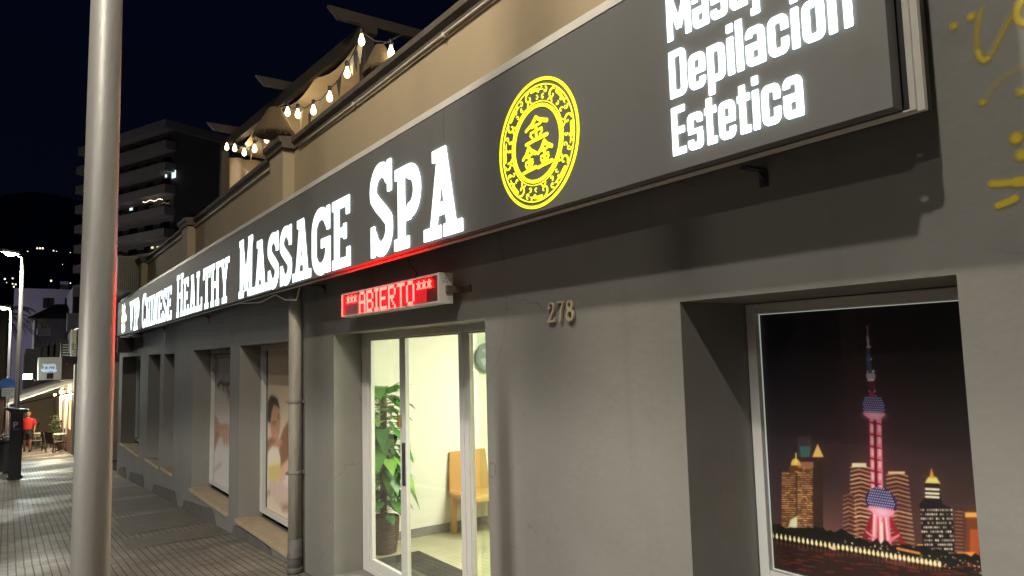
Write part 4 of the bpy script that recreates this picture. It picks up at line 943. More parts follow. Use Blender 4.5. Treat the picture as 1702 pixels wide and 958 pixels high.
def ac(name, label, x0, x1, y0, y1, z0, z1, col):
    t = thing(name, label, 'air conditioner', ((x0 + x1) / 2, (y0 + y1) / 2, z0))
    bm = NB(); box(bm, x0, x1, y0, y1, z0, z1, .012); obj('housing', bm, col, t)
    bm = NB()
    for i in range(14):
        x = x0 + .03 + (x1 - x0 - .06) * i / 13; box(bm, x - .003, x + .003, y0 - .012, y0 - .002, z0 + .04, z1 - .04)
    for i in range(17):
        z = z0 + .04 + (z1 - z0 - .08) * i / 16; box(bm, x0 + .03, x1 - .03, y0 - .02, y0 - .0125, z - .003, z + .003)
    obj('grille', bm, M_dark, t)
    bm = NB(); lathe(bm, [(.26, 0), (.26, -.02), (.22, -.03), (.05, -.03)], (x0 - .001, (y0 + y1) / 2, (z0 + z1) / 2), 24, 'X'); obj('fan_guard', bm, M_dark, t)
    return t
M_ac = mat('dirty ivory casing', (.33, .29, .235), .6, var=.12, vscale=5)
ac('air_conditioner', 'ivory air conditioning unit on the roof edge above the far end of the sign', -.50, .06, 17.6, 19.6, 3.22, 4.02, M_ac)
ac('air_conditioner', 'small dark air conditioning unit under the far end of the sign', -.33, -.01, 18.75, 19.75, 1.92, 2.26, mat('dark ac casing', (.06, .058, .055), .6))

# ================================================================== STREET LAMPS
M_post = mat('grey painted steel', (.37, .36, .345), .44, metal=.3, var=.10, vscale=9, bump=.10, bscale=90, stretch=(1, 1, .25), dirt=((.28, .26, .235), 5, .62))
M_lit = mat('lit lamp lens', (.9, .9, .8), .4, emit=(1.0, .90, .66), estr=40)
def street_lamp(label, x, y, h, r0, r1, power, col, arm=.55, group='street lamps along the kerb', em=None, rad=.10, dx=1, cut=None):
    z = gz(y); t = thing('street_lamp', label, 'street lamp', (x, y, z), group)
    bm = NB(); tube(bm, [(x, y, z - .02), (x, y, z + h * .25), (x, y, z + h)], [r0, r0 + (r1 - r0) * .25, r1], 32); obj('pole', bm, M_post, t)
    bm = NB(); lathe(bm, [(r0 * 1.6, 0), (r0 * 1.6, .03), (r0 * 1.15, .05), (r0 * 1.12, .25), (r0 * 1.02, .27)], (x, y, z), 24); obj('base', bm, M_post, t)
    bm = NB(); tube(bm, [(x, y, z + h - .03), (x - .1 * dx, y, z + h + .04), (x - arm * dx, y, z + h + .10)], r1 * .62, 12); obj('arm', bm, M_post, t)
    bm = NB(); hx = x - arm * dx; prism(bm, [(hx + .06 * dx, y - .07, z + h + .08), (hx + .06 * dx, y + .07, z + h + .08), (hx - .35 * dx, y + .11, z + h + .13), (hx - .42 * dx, y, z + h + .14), (hx - .35 * dx, y - .11, z + h + .13)], (-.01, 0, .07)); hd = obj('lamp_head', bm, M_post, t)
    bm = NB(); prism(bm, [(hx - .02 * dx, y - .06, z + h + .082), (hx - .02 * dx, y + .06, z + h + .082), (hx - .33 * dx, y + .085, z + h + .12), (hx - .33 * dx, y - .085, z + h + .12)], (.003, 0, -.02)); uvsphere(bm, (hx - .17 * dx, y, z + h + .085), 1, 14, 10, (.14, .075, .07)); obj('lens', bm, em or M_lit, hd)
    if power and not cut: lamp('POINT', 'lamp_light', (hx - .18 * dx, y, z + h - .02), power, col, t, shadow_soft_size=rad)
    if power and cut: lamp('SPOT', 'lamp_light', (hx - .18 * dx, y, z + h - .02), power, col, t, shadow_soft_size=rad, spot_size=R(cut), spot_blend=.03)
    return t
WARM = (1.0, .90, .72); NEUT = (1.0, .93, .79)
FX, FY = -2.09, 3.05
street_lamp('thick grey steel lamp post in the near left foreground', FX, FY, 6.6, .0675, .040, 850, WARM, .45)
street_lamp('lit street lamp post rising behind the dark parking meter', -2.165, 24.7, 6.15, .075, .042, 420, (1, .93, .76), .12)
street_lamp('lit lamp post farther down the street beside the blue sign', -2.40, 36.5, 6.05, .075, .042, 420, (1, .97, .86), .06)
street_lamp('street lamp on a long arm over the roadway beside the camera', -5.3, -.2, 6.95, .08, .045, 760, NEUT, 1.1, None, dx=-1)
street_lamp('tall street lamp beyond the roadway behind the camera', -11.0, -2.2, 6.8, .08, .045, 520, (1.0, .93, .80), .8, None, dx=-1)
street_lamp('shielded street lamp on the far side of the street', -18.4, 0.0, 4.9, .08, .045, 8600, (1.0, .94, .83), .3, None, dx=-1, rad=.3, cut=159.6)
street_lamp('unseen street lamp added to light the lavender house', -9, 62, 6.5, .08, .045, 2200, (.95, .92, 1.0), .5, None)  # out-of-view lamp added to brighten the lavender house
street_lamp('unseen street lamp added to light the apartment tower', -6, 90, 6.5, .08, .045, 5200, (1.0, .92, .88), .5, None)  # out-of-view lamp added so the tower balconies show up

# ================================================================== FAR STREET: meter, bin, sign, person, terrace
mx_, my_ = -2.15, 23.3; mz = gz(my_)
pmt = thing('parking_meter', 'tall dark parking ticket machine with a solar roof on the pavement', 'parking meter', (mx_, my_, mz))
bm = NB(); box(bm, mx_ - .15, mx_ + .13, my_ - .02, my_ + .26, mz, mz + 1.62, .015); obj('body', bm, M_black, pmt)
bm = NB(); prism(bm, [(mx_ - .28, my_ - .1, mz + 1.86), (mx_ + .24, my_ - .1, mz + 1.78), (mx_ + .24, my_ - .1, mz + 1.745), (mx_ + .13, my_ - .1, mz + 1.70), (mx_ + .12, my_ - .1, mz + 1.6), (mx_ - .14, my_ - .1, mz + 1.6), (mx_ - .16, my_ - .1, mz + 1.74), (mx_ - .28, my_ - .1, mz + 1.82)], (0, .42, 0)); obj('solar_roof', bm, M_black, pmt)
bm = NB(); box(bm, mx_ - .19, mx_ + .17, my_ - .05, my_ + .30, mz - .01, mz + .05, .01); obj('base', bm, M_black, pmt)
def letP(X, Y): return np.minimum(d_bar(X, Y, (.1, 0), (.1, 1), .2), np.maximum(np.abs(d_ell(X, Y, .32, .70, .24, .22)) - .09, .15 - X))
lp = [[(u * .16 + mx_ - .085, v * .15 + mz + 1.32) for u, v in q] for q in glyph_loops(letP, .7, 1.02, .025)]
link('lettering', flat_mesh(lp, lambda u, v, w: (u, my_ - .021 - w, v), .004), mat('pale sign paint', (.7, .68, .7), .5), pmt)
bm = NB(); box(bm, mx_ - .09, mx_ + .05, my_ - .026, my_ - .021, mz + 1.245, mz + 1.295); obj('ticket_slot', bm, mat('blue plate', (.06, .1, .3), .4), pmt)
bx, by = -2.33, 25.6; bz = gz(by)
bn = thing('litter_bin', 'dark rounded litter bin standing behind the parking meter', 'litter bin', (bx, by, bz))
bm = NB(); lathe(bm, [(.17, .06), (.19, .1), (.21, .85), (.20, .90)], (bx, by, bz), 20); obj('bin_body', bm, mat('bin grey', (.05, .05, .052), .5), bn)
bm = NB(); lathe(bm, [(.215, .88), (.22, .93), (.14, 1.02), (.05, 1.05)], (bx, by, bz), 20); obj('lid', bm, M_dark, bn); bm = NB(); lathe(bm, [(.12, 0), (.1, .07)], (bx, by, bz), 12); obj('foot', bm, M_dark, bn)
# blue round sign with plate on a post
p0 = onY(12, 640, 35.5); sg = thing('traffic_sign', 'blue round traffic sign over a white plate beside the far lamp post', 'traffic sign', (p0.x, 35.5, gz(35.5)))
bm = NB(); tube(bm, [(p0.x, 35.53, gz(35.5)), (p0.x, 35.53, p0.z + .35)], .03, 10); obj('post', bm, M_alu, sg)
bm = NB(); lathe(bm, [(.26, 0), (.28, -.01), (.28, -.02), (.27, -.025)], (p0.x, 35.49, p0.z), 24, 'Y'); obj('disc', bm, mat('sign blue', (.02, .12, .5), .4), sg)
p1 = onY(15, 652, 35.5); bm = NB(); box(bm, p1.x - .24, p1.x + .24, 35.46, 35.48, p1.z - .17, p1.z + .17); pt = obj('plate', bm, mat('sign white', (.75, .8, .85), .5), sg)
bm = NB()
for k in range(3): box(bm, p1.x - .19, p1.x + .17 - .05 * k, 35.452, 35.458, p1.z + .07 - k * .08, p1.z + .095 - k * .08)
obj('lettering', bm, mat('sign ink', (.15, .25, .45), .5), pt)

# person walking
def skin_body(name, joints, edges, mt, parent, sub=2):
    me = bpy.data.meshes.new(name); me.from_pydata([j[0] for j in joints], edges, [])
    o = bpy.data.objects.new(name, me); COL.objects.link(o)
    o.modifiers.new('s', 'SKIN'); o.modifiers.new('u', 'SUBSURF').levels = sub
    for i, j in enumerate(joints):
        r = j[1]; me.skin_vertices[0].data[i].radius = (r, r) if not isinstance(r, tuple) else r
    me.skin_vertices[0].data[0].use_root = True
    dg = bpy.context.evaluated_depsgraph_get(); dg.update(); m2 = bpy.data.meshes.new_from_object(o.evaluated_get(dg)); bpy.data.objects.remove(o)
    for p in m2.polygons: p.use_smooth = True
    m2.materials.clear(); return link(name, m2, mt, parent)
pe = Vector((-1.62, 39.0, gz(39.0))); per = thing('person', 'person in a red t-shirt and black shorts walking along the pavement', 'person', pe)
def pj(x, y, z, r): return (tuple(pe + Vector((x, y, z))), r)
J = [pj(0, 0, .98, .15), pj(0, 0, 1.15, .13), pj(0, -.01, 1.38, .15), pj(0, -.01, 1.50, .075), pj(0, -.02, 1.58, .06),
     pj(.09, -.02, .92, .10), pj(.10, -.12, .52, .068), pj(.10, -.02, .12, .042), pj(.10, -.06, .05, .04), pj(.11, -.20, .035, .032),
     pj(-.09, .02, .92, .10), pj(-.09, .06, .50, .068), pj(-.09, .26, .16, .042), pj(-.09, .28, .09, .04), pj(-.09, .18, .035, .032),
     pj(.20, -.01, 1.43, .065), pj(.27, .04, 1.16, .048), pj(.25, -.12, .98, .034), pj(.245, -.18, .93, .03),
     pj(-.20, -.01, 1.43, .065), pj(-.28, .05, 1.16, .048), pj(-.26, -.08, .94, .034), pj(-.255, -.13, .88, .03)]
E = [(0, 1), (1, 2), (2, 3), (3, 4), (0, 5), (5, 6), (6, 7), (7, 8), (8, 9), (0, 10), (10, 11), (11, 12), (12, 13), (13, 14), (2, 15), (15, 16), (16, 17), (17, 18), (2, 19), (19, 20), (20, 21), (21, 22)]
for hnd, sx in ((18, 1), (22, -1)):
    hx, hy, hz = (Vector(J[hnd][0]) - pe)
    for k in range(5):
        off = (-.03 + .015 * k); L = (.05, .075, .08, .075, .06)[k]
        i0 = len(J); J += [pj(hx + off * .4, hy - .01 + off * .5, hz - .035, .011), pj(hx + off * .5, hy - .035 + off * .6, hz - .035 - L * .6, .009), pj(hx + off * .5, hy - .04 + off * .6, hz - .03 - L, .007)]
        E += [(hnd, i0), (i0, i0 + 1), (i0 + 1, i0 + 2)]
M_skin = mat('skin', (.45, .26, .18), .55, var=.06, vscale=8)
bdy = skin_body('body', J, E, M_skin, per, 1)
bm = NB(); hc = pe + Vector((0, -.03, 1.69)); uvsphere(bm, hc, .105, 18, 14, (.84, .98, 1.16)); uvsphere(bm, hc + Vector((0, -.105, -.015)), .018, 8, 6, (.8, 1, 1.4)); uvsphere(bm, hc + Vector((0, -.07, -.07)), .045, 10, 8, (1, .7, .7))
for s in (-1, 1): uvsphere(bm, hc + Vector((s * .09, .01, -.01)), .025, 8, 6, (.4, .8, 1.2))
hd = obj('head', bm, M_skin, per)
bm = NB()
for s in (-1, 1): uvsphere(bm, hc + Vector((s * .035, -.094, .018)), .011, 8, 6)
obj('eye', bm, M_black, hd); bm = NB(); box(bm, hc.x - .025, hc.x + .025, hc.y - .106, hc.y - .095, hc.z - .062, hc.z - .054); obj('mouth', bm, mat('lips', (.35, .12, .1), .5), hd)
bm = NB(); uvsphere(bm, hc + Vector((0, .022, .028)), .110, 18, 12, (.86, .96, 1.05)); obj('hair', bm, mat('short brown hair', (.06, .035, .02), .7, bump=.6, bscale=80), per)
def garment(name, rings, mt):
    bm = NB(); rr = []
    for (c, rx, ry) in rings: rr.append([bm.verts.new(pe + Vector((c[0] + rx * math.cos(a), c[1] + ry * math.sin(a), c[2]))) for a in np.linspace(0, 2 * math.pi, 19)[:-1]])
    for a, b in zip(rr, rr[1:]):
        for k in range(18): f = bm.faces.new((a[k], a[(k + 1) % 18], b[(k + 1) % 18], b[k])); f.smooth = True
    return bm
bm = garment('t', [((0, 0, .93), .185, .165), ((0, 0, 1.08), .175, .155), ((0, -.01, 1.3), .215, .165), ((0, -.01, 1.42), .205, .14), ((0, -.01, 1.50), .11, .09), ((0, -.015, 1.525), .075, .075)], 0)
for s in (-1, 1): tube(bm, [pe + Vector((s * .15, -.01, 1.43)), pe + Vector((s * .22, 0, 1.38)), pe + Vector((s * .27, .03, 1.18))], [.085, .083, .075], 14, False)
obj('t_shirt', bm, mat('red cotton', (.55, .035, .035), .8, var=.1, vscale=15), per)
bm = garment('s', [((0, 0, 1.02), .18, .16), ((0, 0, .90), .20, .17), ((0, 0, .82), .20, .165)], 0)
tube(bm, [pe + Vector((.09, -.02, .90)), pe + Vector((.10, -.11, .58))], [.125, .112], 14, False); tube(bm, [pe + Vector((-.09, .02, .90)), pe + Vector((-.09, .055, .56))], [.125, .112], 14, False)
obj('shorts', bm, mat('black cotton', (.015, .015, .017), .85), per)
for (x, y, z, dy, dz) in ((.105, -.11, .04, .12, 0), (-.09, .24, .05, .11, .03)):
    bm = NB(); uvsphere(bm, pe + Vector((x, y, z + .012)), 1, 12, 8, (.05, .145, .055)); obj('shoe', bm, M_black, per)

# terrace furniture
def rattan_chair():
    t = thing('terrace_chair', 'dark woven armchair nearest the camera on the cafe terrace', 'chair', (0, 0, 0), 'cafe terrace armchairs')
    M_r = mat('dark woven rattan', (.030, .025, .022), .6, var=.4, vscale=60, bump=.6, bscale=130); M_f = mat('chair frame grey', (.16, .15, .14), .45)
    bm = NB(); box(bm, -.27, .27, -.26, .27, .38, .44, .015); obj('seat', bm, M_r, t)
    bm = NB(); prism(bm, [(-.27, .25, .42), (.27, .25, .42), (.28, .34, .88), (-.28, .34, .88)], (0, .035, .005)); obj('backrest', bm, M_r, t)
    for s in (-1, 1):
        bm = NB(); box(bm, s * .29 - .03, s * .29 + .03, -.27, .30, .62, .65, .008); obj('armrest', bm, M_f, t)
        for y in (-.25, .27): bm = NB(); box(bm, s * .29 - .018, s * .29 + .018, y - .02, y + .02, 0, .62, .004); obj('leg', bm, M_f, t)
    return t
c0 = rattan_chair()
spots = [(-.62, 36.6, 2.0, None), (-.75, 38.4, 1.75, 'dark woven armchair just behind the nearest terrace chair'), (-1.15, 40.6, 1.5, 'dark woven armchair half hidden by the walking person'), (-.3, 41.3, -1.3, 'dark woven armchair beside the potted shrubs at the cafe wall'), (-.95, 43.6, 1.6, 'farthest dark woven armchair on the cafe terrace')]
for i, (x, y, a, lb) in enumerate(spots):
    o = c0 if i == 0 else copy_tree(c0); o.location = (x, y, gz(y)); o.rotation_euler.z = a
    if lb: o['label'] = lb
def cafe_table(x, y, label):
    t = thing('cafe_table', label, 'table', (x, y, gz(y)), 'cafe terrace tables'); z = gz(y)
    bm = NB(); lathe(bm, [(.36, .71), (.37, .72), (.37, .74), (.36, .745)], (x, y, z), 24); obj('tabletop', bm, mat('pale table top', (.5, .47, .42), .4), t)
    bm = NB(); tube(bm, [(x, y, z + .05), (x, y, z + .71)], .03, 10); obj('column', bm, M_alu, t)
    bm = NB()
    for k in range(4): a = k * 1.571 + .4; tube(bm, [(x, y, z + .07), (x + .3 * math.cos(a), y + .3 * math.sin(a), z + .015)], .018, 8)
    obj('foot', bm, M_dark, t)
cafe_table(-.35, 37.6, 'round pale cafe table between the two nearest terrace chairs'); cafe_table(-1.0, 42.0, 'round pale cafe table farther along the terrace behind the person')
M_bush = [mat('shrub leaf', (.06, .10, .025), .5), mat('shrub leaf dark', (.025, .05, .014), .5)]
def shrub(x, y, h, r, label, n=260):
    z = gz(y); t = thing('potted_shrub', label, 'plant', (x, y, z), 'potted shrubs on the cafe terrace')
    bm = NB(); lathe(bm, [(.16, 0), (.2, .3), (.215, .38), (.2, .4)], (x, y, z), 18); obj('pot', bm, mat('terracotta', (.22, .11, .07), .8), t)
    bm = NB()
    for k in range(n):
        a = random.uniform(0, 6.28); q = r * random.random() ** .5; hh = .38 + (h - .38) * random.random(); p = Vector((x + q * math.cos(a), y + q * math.sin(a), z + hh)); d = Vector((random.gauss(0, 1), random.gauss(0, 1), random.gauss(.2, .6))).normalized(); s = d.orthogonal().normalized() * .035; L = random.uniform(.09, .17)
        f = bm.faces.new([bm.verts.new(v) for v in (p, p + d * L * .5 + s, p + d * L, p + d * L * .5 - s)]); f.material_index = random.randint(0, 1)
    for k in range(5): tube(bm, [(x, y, z + .35), (x + random.uniform(-.5, .5) * r, y, z + h * .85)], .01, 5, False)
    obj('foliage', bm, M_bush, t)
shrub(-.30, 39.6, 1.35, .42, 'leafy potted shrub nearest the terrace chairs'); shrub(-.22, 43.0, 1.5, .4, 'tall potted shrub by the cafe doors'); shrub(-1.35, 47.0, 1.3, .4, 'potted shrub at the back of the terrace by the grey screen')
# scooter / car bits at the far left edge
sp_ = onY(-6, 745, 31.0); sc = thing('parked_scooter', 'dark motor scooter cut off by the left edge of the photo', 'scooter', (sp_.x, 31, gz(31)))
x, y, z = sp_.x - .1, 31.0, gz(31)
bm = NB()
for dy in (-.55, .65):
    w = NB(); lathe(w, [(.13, -.045), (.22, -.05), (.25, -.02), (.25, .02), (.22, .05), (.13, .045)], (x, y + dy, z + .25), 20, 'X'); obj('wheel', w, M_black, sc)
prism(bm, [(x - .14, y - .5, z + .35), (x - .14, y + .75, z + .45), (x - .14, y + .8, z + .75), (x - .14, y + .1, z + .8), (x - .14, y - .05, z + .42), (x - .14, y - .4, z + .42), (x - .14, y - .55, z + 1.0), (x - .14, y - .68, z + 1.0), (x - .14, y - .65, z + .5)], (.28, 0, 0)); obj('body', bm, mat('scooter paint', (.02, .025, .04), .3), sc)
bm = NB(); box(bm, x - .15, x + .15, y + .05, y + .8, z + .8, z + .88, .03); obj('seat', bm, M_black, sc); bm = NB(); tube(bm, [(x - .33, y - .5, z + 1.03), (x, y - .6, z + 1.0), (x + .33, y - .5, z + 1.03)], .018, 8); obj('handlebar', bm, M_dark, sc)

# cafe building
cb = thing('cafe_building', 'low cafe building with lit doorways beyond the end of the spa', 'building', (1, 40, gz(35)))
M_cafe = mat('cream cafe wall', (.50, .40, .30), .8, var=.1, vscale=2)
bm = NB(); box(bm, -.20, 8, 33.0, 52, gz(52) - .5, 1.75); obj('wall', bm, M_cafe, cb)
bm = NB(); box(bm, -.28, -.198, 32.9, 33.5, gz(33) - .3, 1.7, .01); obj('corner_pier', bm, mat('pale pier', (.55, .5, .42), .7), cb)
for (a, b, col, e) in ((34.2, 36.2, (.60, .30, .16), 1), (37.6, 39.2, (.55, .33, .2), 0), (40.6, 42.2, (.5, .3, .22), 1)):
    bm = NB(); box(bm, -.235, -.202, a, b, gz(a) - .05, gz(a) + 2.25, .006); d_ = obj('door', bm, mat('varnished door', (.36, .15, .06), .45, var=.2, vscale=6), cb)
    bm = NB(); box(bm, -.245, -.236, a + .25, b - .25, gz(a) + .9, gz(a) + 2.1); obj('pane', bm, mat('lit door glass', (.4, .3, .2), .2, emit=(1.0, .62, .32), estr=1.6 if e else .6), d_)
    bm = NB(); box(bm, -.27, -.203, a - .14, a - .003, gz(a) - .05, gz(a) + 2.35); box(bm, -.27, -.203, b + .003, b + .14, gz(a) - .05, gz(a) + 2.35); box(bm, -.27, -.203, a - .14, b + .14, gz(a) + 2.35, gz(a) + 2.46); bmesh.ops.remove_doubles(bm, verts=bm.verts, dist=.0005); obj('door_frame', bm, M_white, cb)
lt = thing('wall_lamp', 'warm lamp under the cafe awning by the doors', 'lamp', (-.5, 37, .6)); bm = NB(); uvsphere(bm, (-.5, 37, .55), .06); obj('bulb', bm, mat('warm bulb', (1, .9, .7), .4, emit=(1, .78, .45), estr=14), lt); lamp('POINT', 'bulb_light', (-.6, 37, .45), 240, (1, .80, .52), lt, shadow_soft_size=.08)
lt2 = thing('wall_lamp', 'second warm lamp farther under the cafe awning', 'lamp', (-.5, 42, .3)); bm = NB(); uvsphere(bm, (-.5, 42, .25), .06); obj('bulb', bm, MATS['warm bulb'], lt2); lamp('POINT', 'bulb_light', (-.7, 42, .1), 280, (1, .82, .55), lt2, shadow_soft_size=.08)
bm = NB()
for k in range(10): box(bm, -1.9, 0, 33.2 + k * 1.6, 33.25 + k * 1.6, 1.95, 1.97) if False else None
# grey roll-down screen across the back of the terrace
bm = NB()
for k in range(16): a = -1.75 + k * .1; prism(bm, [(a, 49.0, gz(49)), (a + .1, 49.0, gz(49)), (a + .1, 49.0, .7), (a, 49.0, .7)], (0, .03 + .03 * (k % 2), 0))
tag(obj('terrace_screen', bm, mat('grey screen', (.20, .18, .15), .8)), 'grey pleated screen hanging across the back of the cafe terrace', 'screen')
# awning
aw = thing('awning', 'striped cream awning sloping out over the cafe terrace', 'awning', (-1, 38, 1))
M_aw = bpy.data.materials.new('striped canvas'); M_aw.use_nodes = True; n = M_aw.node_tree.nodes; l = M_aw.node_tree.links
t = n.new('ShaderNodeTexCoord'); wv = n.new('ShaderNodeTexWave'); wv.bands_direction = 'Y'; wv.inputs['Scale'].default_value = .42; l.new(t.outputs['Object'], wv.inputs['Vector']); r = n.new('ShaderNodeValToRGB'); r.color_ramp.elements[0].position = .25; r.color_ramp.elements[0].color = (.62, .50, .30, 1); r.color_ramp.elements[1].position = .42; r.color_ramp.elements[1].color = (.72, .68, .58, 1); l.new(wv.outputs['Fac'], r.inputs[0]); l.new(r.outputs[0], n['Principled BSDF'].inputs['Base Color']); n['Principled BSDF'].inputs['Roughness'].default_value = .9
bm = NB(); vs = [[bm.verts.new((x, y, z - dz)) for (x, y, z) in ((-.22, 33.2, 1.0), (-2.35, 33.2, .25), (-2.35, 50, .17), (-.22, 50, .86))] for dz in (0, .02)]
for v in vs: bm.faces.new(v)
for k in range(4): bm.faces.new((vs[0][k], vs[0][(k + 1) % 4], vs[1][(k + 1) % 4], vs[1][k]))
obj('canvas', bm, M_aw, aw)
bm = NB(); prism(bm, [(-2.36, 33.2, .26), (-2.375, 33.2, .26), (-2.375, 33.2, .03), (-2.36, 33.2, .03)], (0, 16.8, -.08)); obj('valance', bm, M_aw, aw)
for y in (33.25, 38.6): bm = NB(); tube(bm, [(-.25, y, .60), (-2.3, y, .19)], .025, 8); obj('arm', bm, M_dark, aw)
# sign board above the awning
p0, p1 = onY(62, 633, 33.4), onY(103, 592, 33.4); cbx = thing('cafe_sign', 'white cafe fascia board with scribbled bluish lettering above the awning', 'sign', (p0.x, 33.4, p0.z))
bm = NB(); box(bm, p0.x, p1.x, 33.4, 33.46, 1.12, 2.0, .01); obj('board', bm, mat('sign board white', (.62, .60, .52), .6, emit=(.8, .85, .75), estr=.10), cbx)
bm = NB(); box(bm, p1.x + .003, -.05, 33.38, 33.5, 1.12, 2.02, .01); box(bm, -.55, -.04, 33.30, 33.378, 1.66, 1.78, .01); obj('end_panel', bm, mat('oxblood panel', (.055, .022, .02), .6), cbx)
loops = []; q = np.linspace(0, 1, 40)
def scrib(X, Y):
    D = d_poly(X, Y, [(.06 + .50 * t_, .27 + .055 * math.sin(t_ * 44) + .02 * math.sin(t_ * 13)) for t_ in np.linspace(0, 1, 110)], .022); D = np.minimum(D, d_poly(X, Y, [(.10 + .42 * t_, .47 + .05 * math.sin(t_ * 30)) for t_ in np.linspace(0, 1, 60)], .02))
    for x_ in (.14, .27, .50): D = np.minimum(D, d_seg(X, Y, (x_, .22), (x_ + .02, .44), .024))
    return D
link('lettering', flat_mesh([[(u + p0.x + .06, v + 1.22) for u, v in lp] for lp in glyph_loops(scrib, .66, .6, .01)], lambda u, v, w: (u, 33.399 - w, v), .01), mat('bluish lit letters', (.4, .6, .8), .5, emit=(.55, .75, .95), estr=.8), cbx)
bm = NB(); box(bm, p0.x + .30, p0.x + .52, 33.37, 33.398, 1.16, 1.38); obj('notice', bm, M_dark, cbx)
# floodlight
fl = onY(46, 626, 33.6); fd = thing('floodlight', 'dazzling white floodlight at the left end of the cafe fascia', 'floodlight', fl)
bm = NB(); box(bm, fl.x - .16, fl.x + .16, 33.55, 33.65, fl.z - .11, fl.z + .11, .01); obj('housing', bm, M_dark, fd)
bm = NB(); box(bm, fl.x - .14, fl.x + .14, 33.535, 33.548, fl.z - .09, fl.z + .09); obj('lens', bm, mat('floodlight lens', (1, 1, 1), .4, emit=(.72, 1.0, .96), estr=90), fd)
bm = NB(); tube(bm, [(fl.x, 33.62, fl.z - .05), (fl.x + .3, 33.62, fl.z - .18)], .02, 8); obj('stay', bm, M_dark, fd)
lamp('POINT', 'flood_spill', (fl.x, 33.45, fl.z + .02), 210, (.80, 1.0, .94), fd, shadow_soft_size=.09)
lamp('SPOT', 'flood_beam', (fl.x, 33.5, fl.z), 190, (.66, .95, 1.0), fd, rot=(R(78), 0, R(180)), spot_size=R(130), spot_blend=.6, shadow_soft_size=.09)
# terrace rail and wall above the cafe
rl = thing('terrace_railing', 'slatted railing along the roof terrace above the cafe sign', 'railing', (-.3, 33.6, 1.9))
bm = NB(); xa = -.72
for k in range(5): tube(bm, [(xa, 33.6, 2.08 + k * .1), (2.6, 33.6, 2.12 + k * .13)], .015, 6)
obj('rail', bm, mat('railing grey', (.22, .2, .17), .6), rl)
for k in range(9): bm = NB(); tube(bm, [(xa + k * .4, 33.6, 1.95), (xa + k * .4, 33.6, 2.56 + k * .03)], .02, 6); obj('post', bm, MATS['railing grey'], rl)
tp = onY(122, 592, 34.2); tq = onY(120, 548, 34.2); tpo = thing('terrace_post', 'pale timber post wrapped with fairy lights on the cafe terrace', 'post', (tp.x, 34.2, 1.8))
bm = NB(); box(bm, tp.x - .11, tp.x + .09, 34.1, 34.3, 1.8, tq.z, .01); obj('timber', bm, mat('pale timber', (.45, .36, .26), .7), tpo)
bm = NB()
for k in range(16): uvsphere(bm, (tp.x + .02 + .05 * k, 34.08, tq.z + .05 * math.sin(k * .9) - .008 * k), .014, 6, 4)
obj('fairy_lights', bm, mat('fairy light', (1, 1, .9), .4, emit=(1, .93, .75), estr=5), tpo)

# ================================================================== PERGOLA ON THE TERRACE
pg_ = thing('pergola', 'brown timber pergola on the roof terrace above the sign', 'pergola', (1, 9, 3.05))
n0, n1 = Vector((.56, 6.62, 5.0)), Vector((.30, 11.5, 5.0)); dirv = (n1 - n0).normalized()
def beam(a, b, w, h):
    bm = NB(); a, b = Vector(a), Vector(b); d = (b - a).normalized(); s = d.cross(Vector((0, 0, 1))).normalized() * w / 2; u = Vector((0, 0, h / 2))
    prism(bm, [a - s - u, a + s - u, a + s + u, a - s + u], b - a); return bm
obj('beam', beam(n0 - dirv * .15, n1 + dirv * .1, .09, .15), M_wood, pg_)
for p_, h_ in ((n0, 4.9), (n1, 4.9)): obj('post', box(NB(), p_.x - .06, p_.x + .06, p_.y - .06, p_.y + .06, 3.05, 4.92, .006), M_wood, pg_)
for f_ in (0.01, .457, .90):
    c_ = n0 + (n1 - n0) * f_; bm = beam(c_ + Vector((-.40, 0, .135)), c_ + Vector((3.2, 0, .135)), .06, .11); bm.verts.ensure_lookup_table()
    for v in bm.verts:
        if v.co.x < c_.x - .3 and v.co.z < c_.z + .135: v.co.x += .11
    obj('rafter', bm, M_wood, pg_)
M_cloth = mat('cream shade cloth', (.52, .42, .30), .9, var=.1, vscale=4)
cn = thing('shade_cloth', 'cream shade cloth stretched under the pergola rafters', 'canopy', (1.5, 9, 4.85)); bm = NB()
g_ = [[bm.verts.new((.36 + (.52 - .36) * (1 - j / 24) + 2.6 * i / 10, 6.75 + 4.65 * j / 24, 4.93 - .10 * math.sin(math.pi * ((j % 6) / 6)) - .02 * math.sin(i * 1.3) - .03 * i)) for i in range(11)] for j in range(25)]
for a, b in zip(g_, g_[1:]):
    for k in range(10): f = bm.faces.new((a[k], a[k + 1], b[k + 1], b[k])); f.smooth = True
obj('cloth', bm, M_cloth, cn)
# back wall of the terrace and a pale drape by the far post
bm = NB(); box(bm, 3.6, 3.7, 3, 12.5, 3.05, 4.8); tag(obj('terrace_wall', bm, mat('terrace wall', (.4, .33, .24), .8, var=.1, vscale=2)), 'pale wall at the back of the roof terrace behind the pergola', 'wall')
dr = thing('curtain', 'pale gathered curtain hanging at the far pergola post', 'curtain', (.45, 11.3, 4)); bm = NB(); pr = []
for k in range(26): a = .32 + k * .055; pr.append((a, 11.55 + .04 * math.sin(k * 1.3)))
v0 = [bm.verts.new((x, y, 4.86)) for x, y in pr]; v1 = [bm.verts.new((.25 + (x - .25) * .9, y, 3.1)) for x, y in pr]
for k in range(25): f = bm.faces.new((v0[k], v0[k + 1], v1[k + 1], v1[k])); f.smooth = True
obj('cloth', bm, mat('pale curtain', (.6, .5, .38), .9), dr)
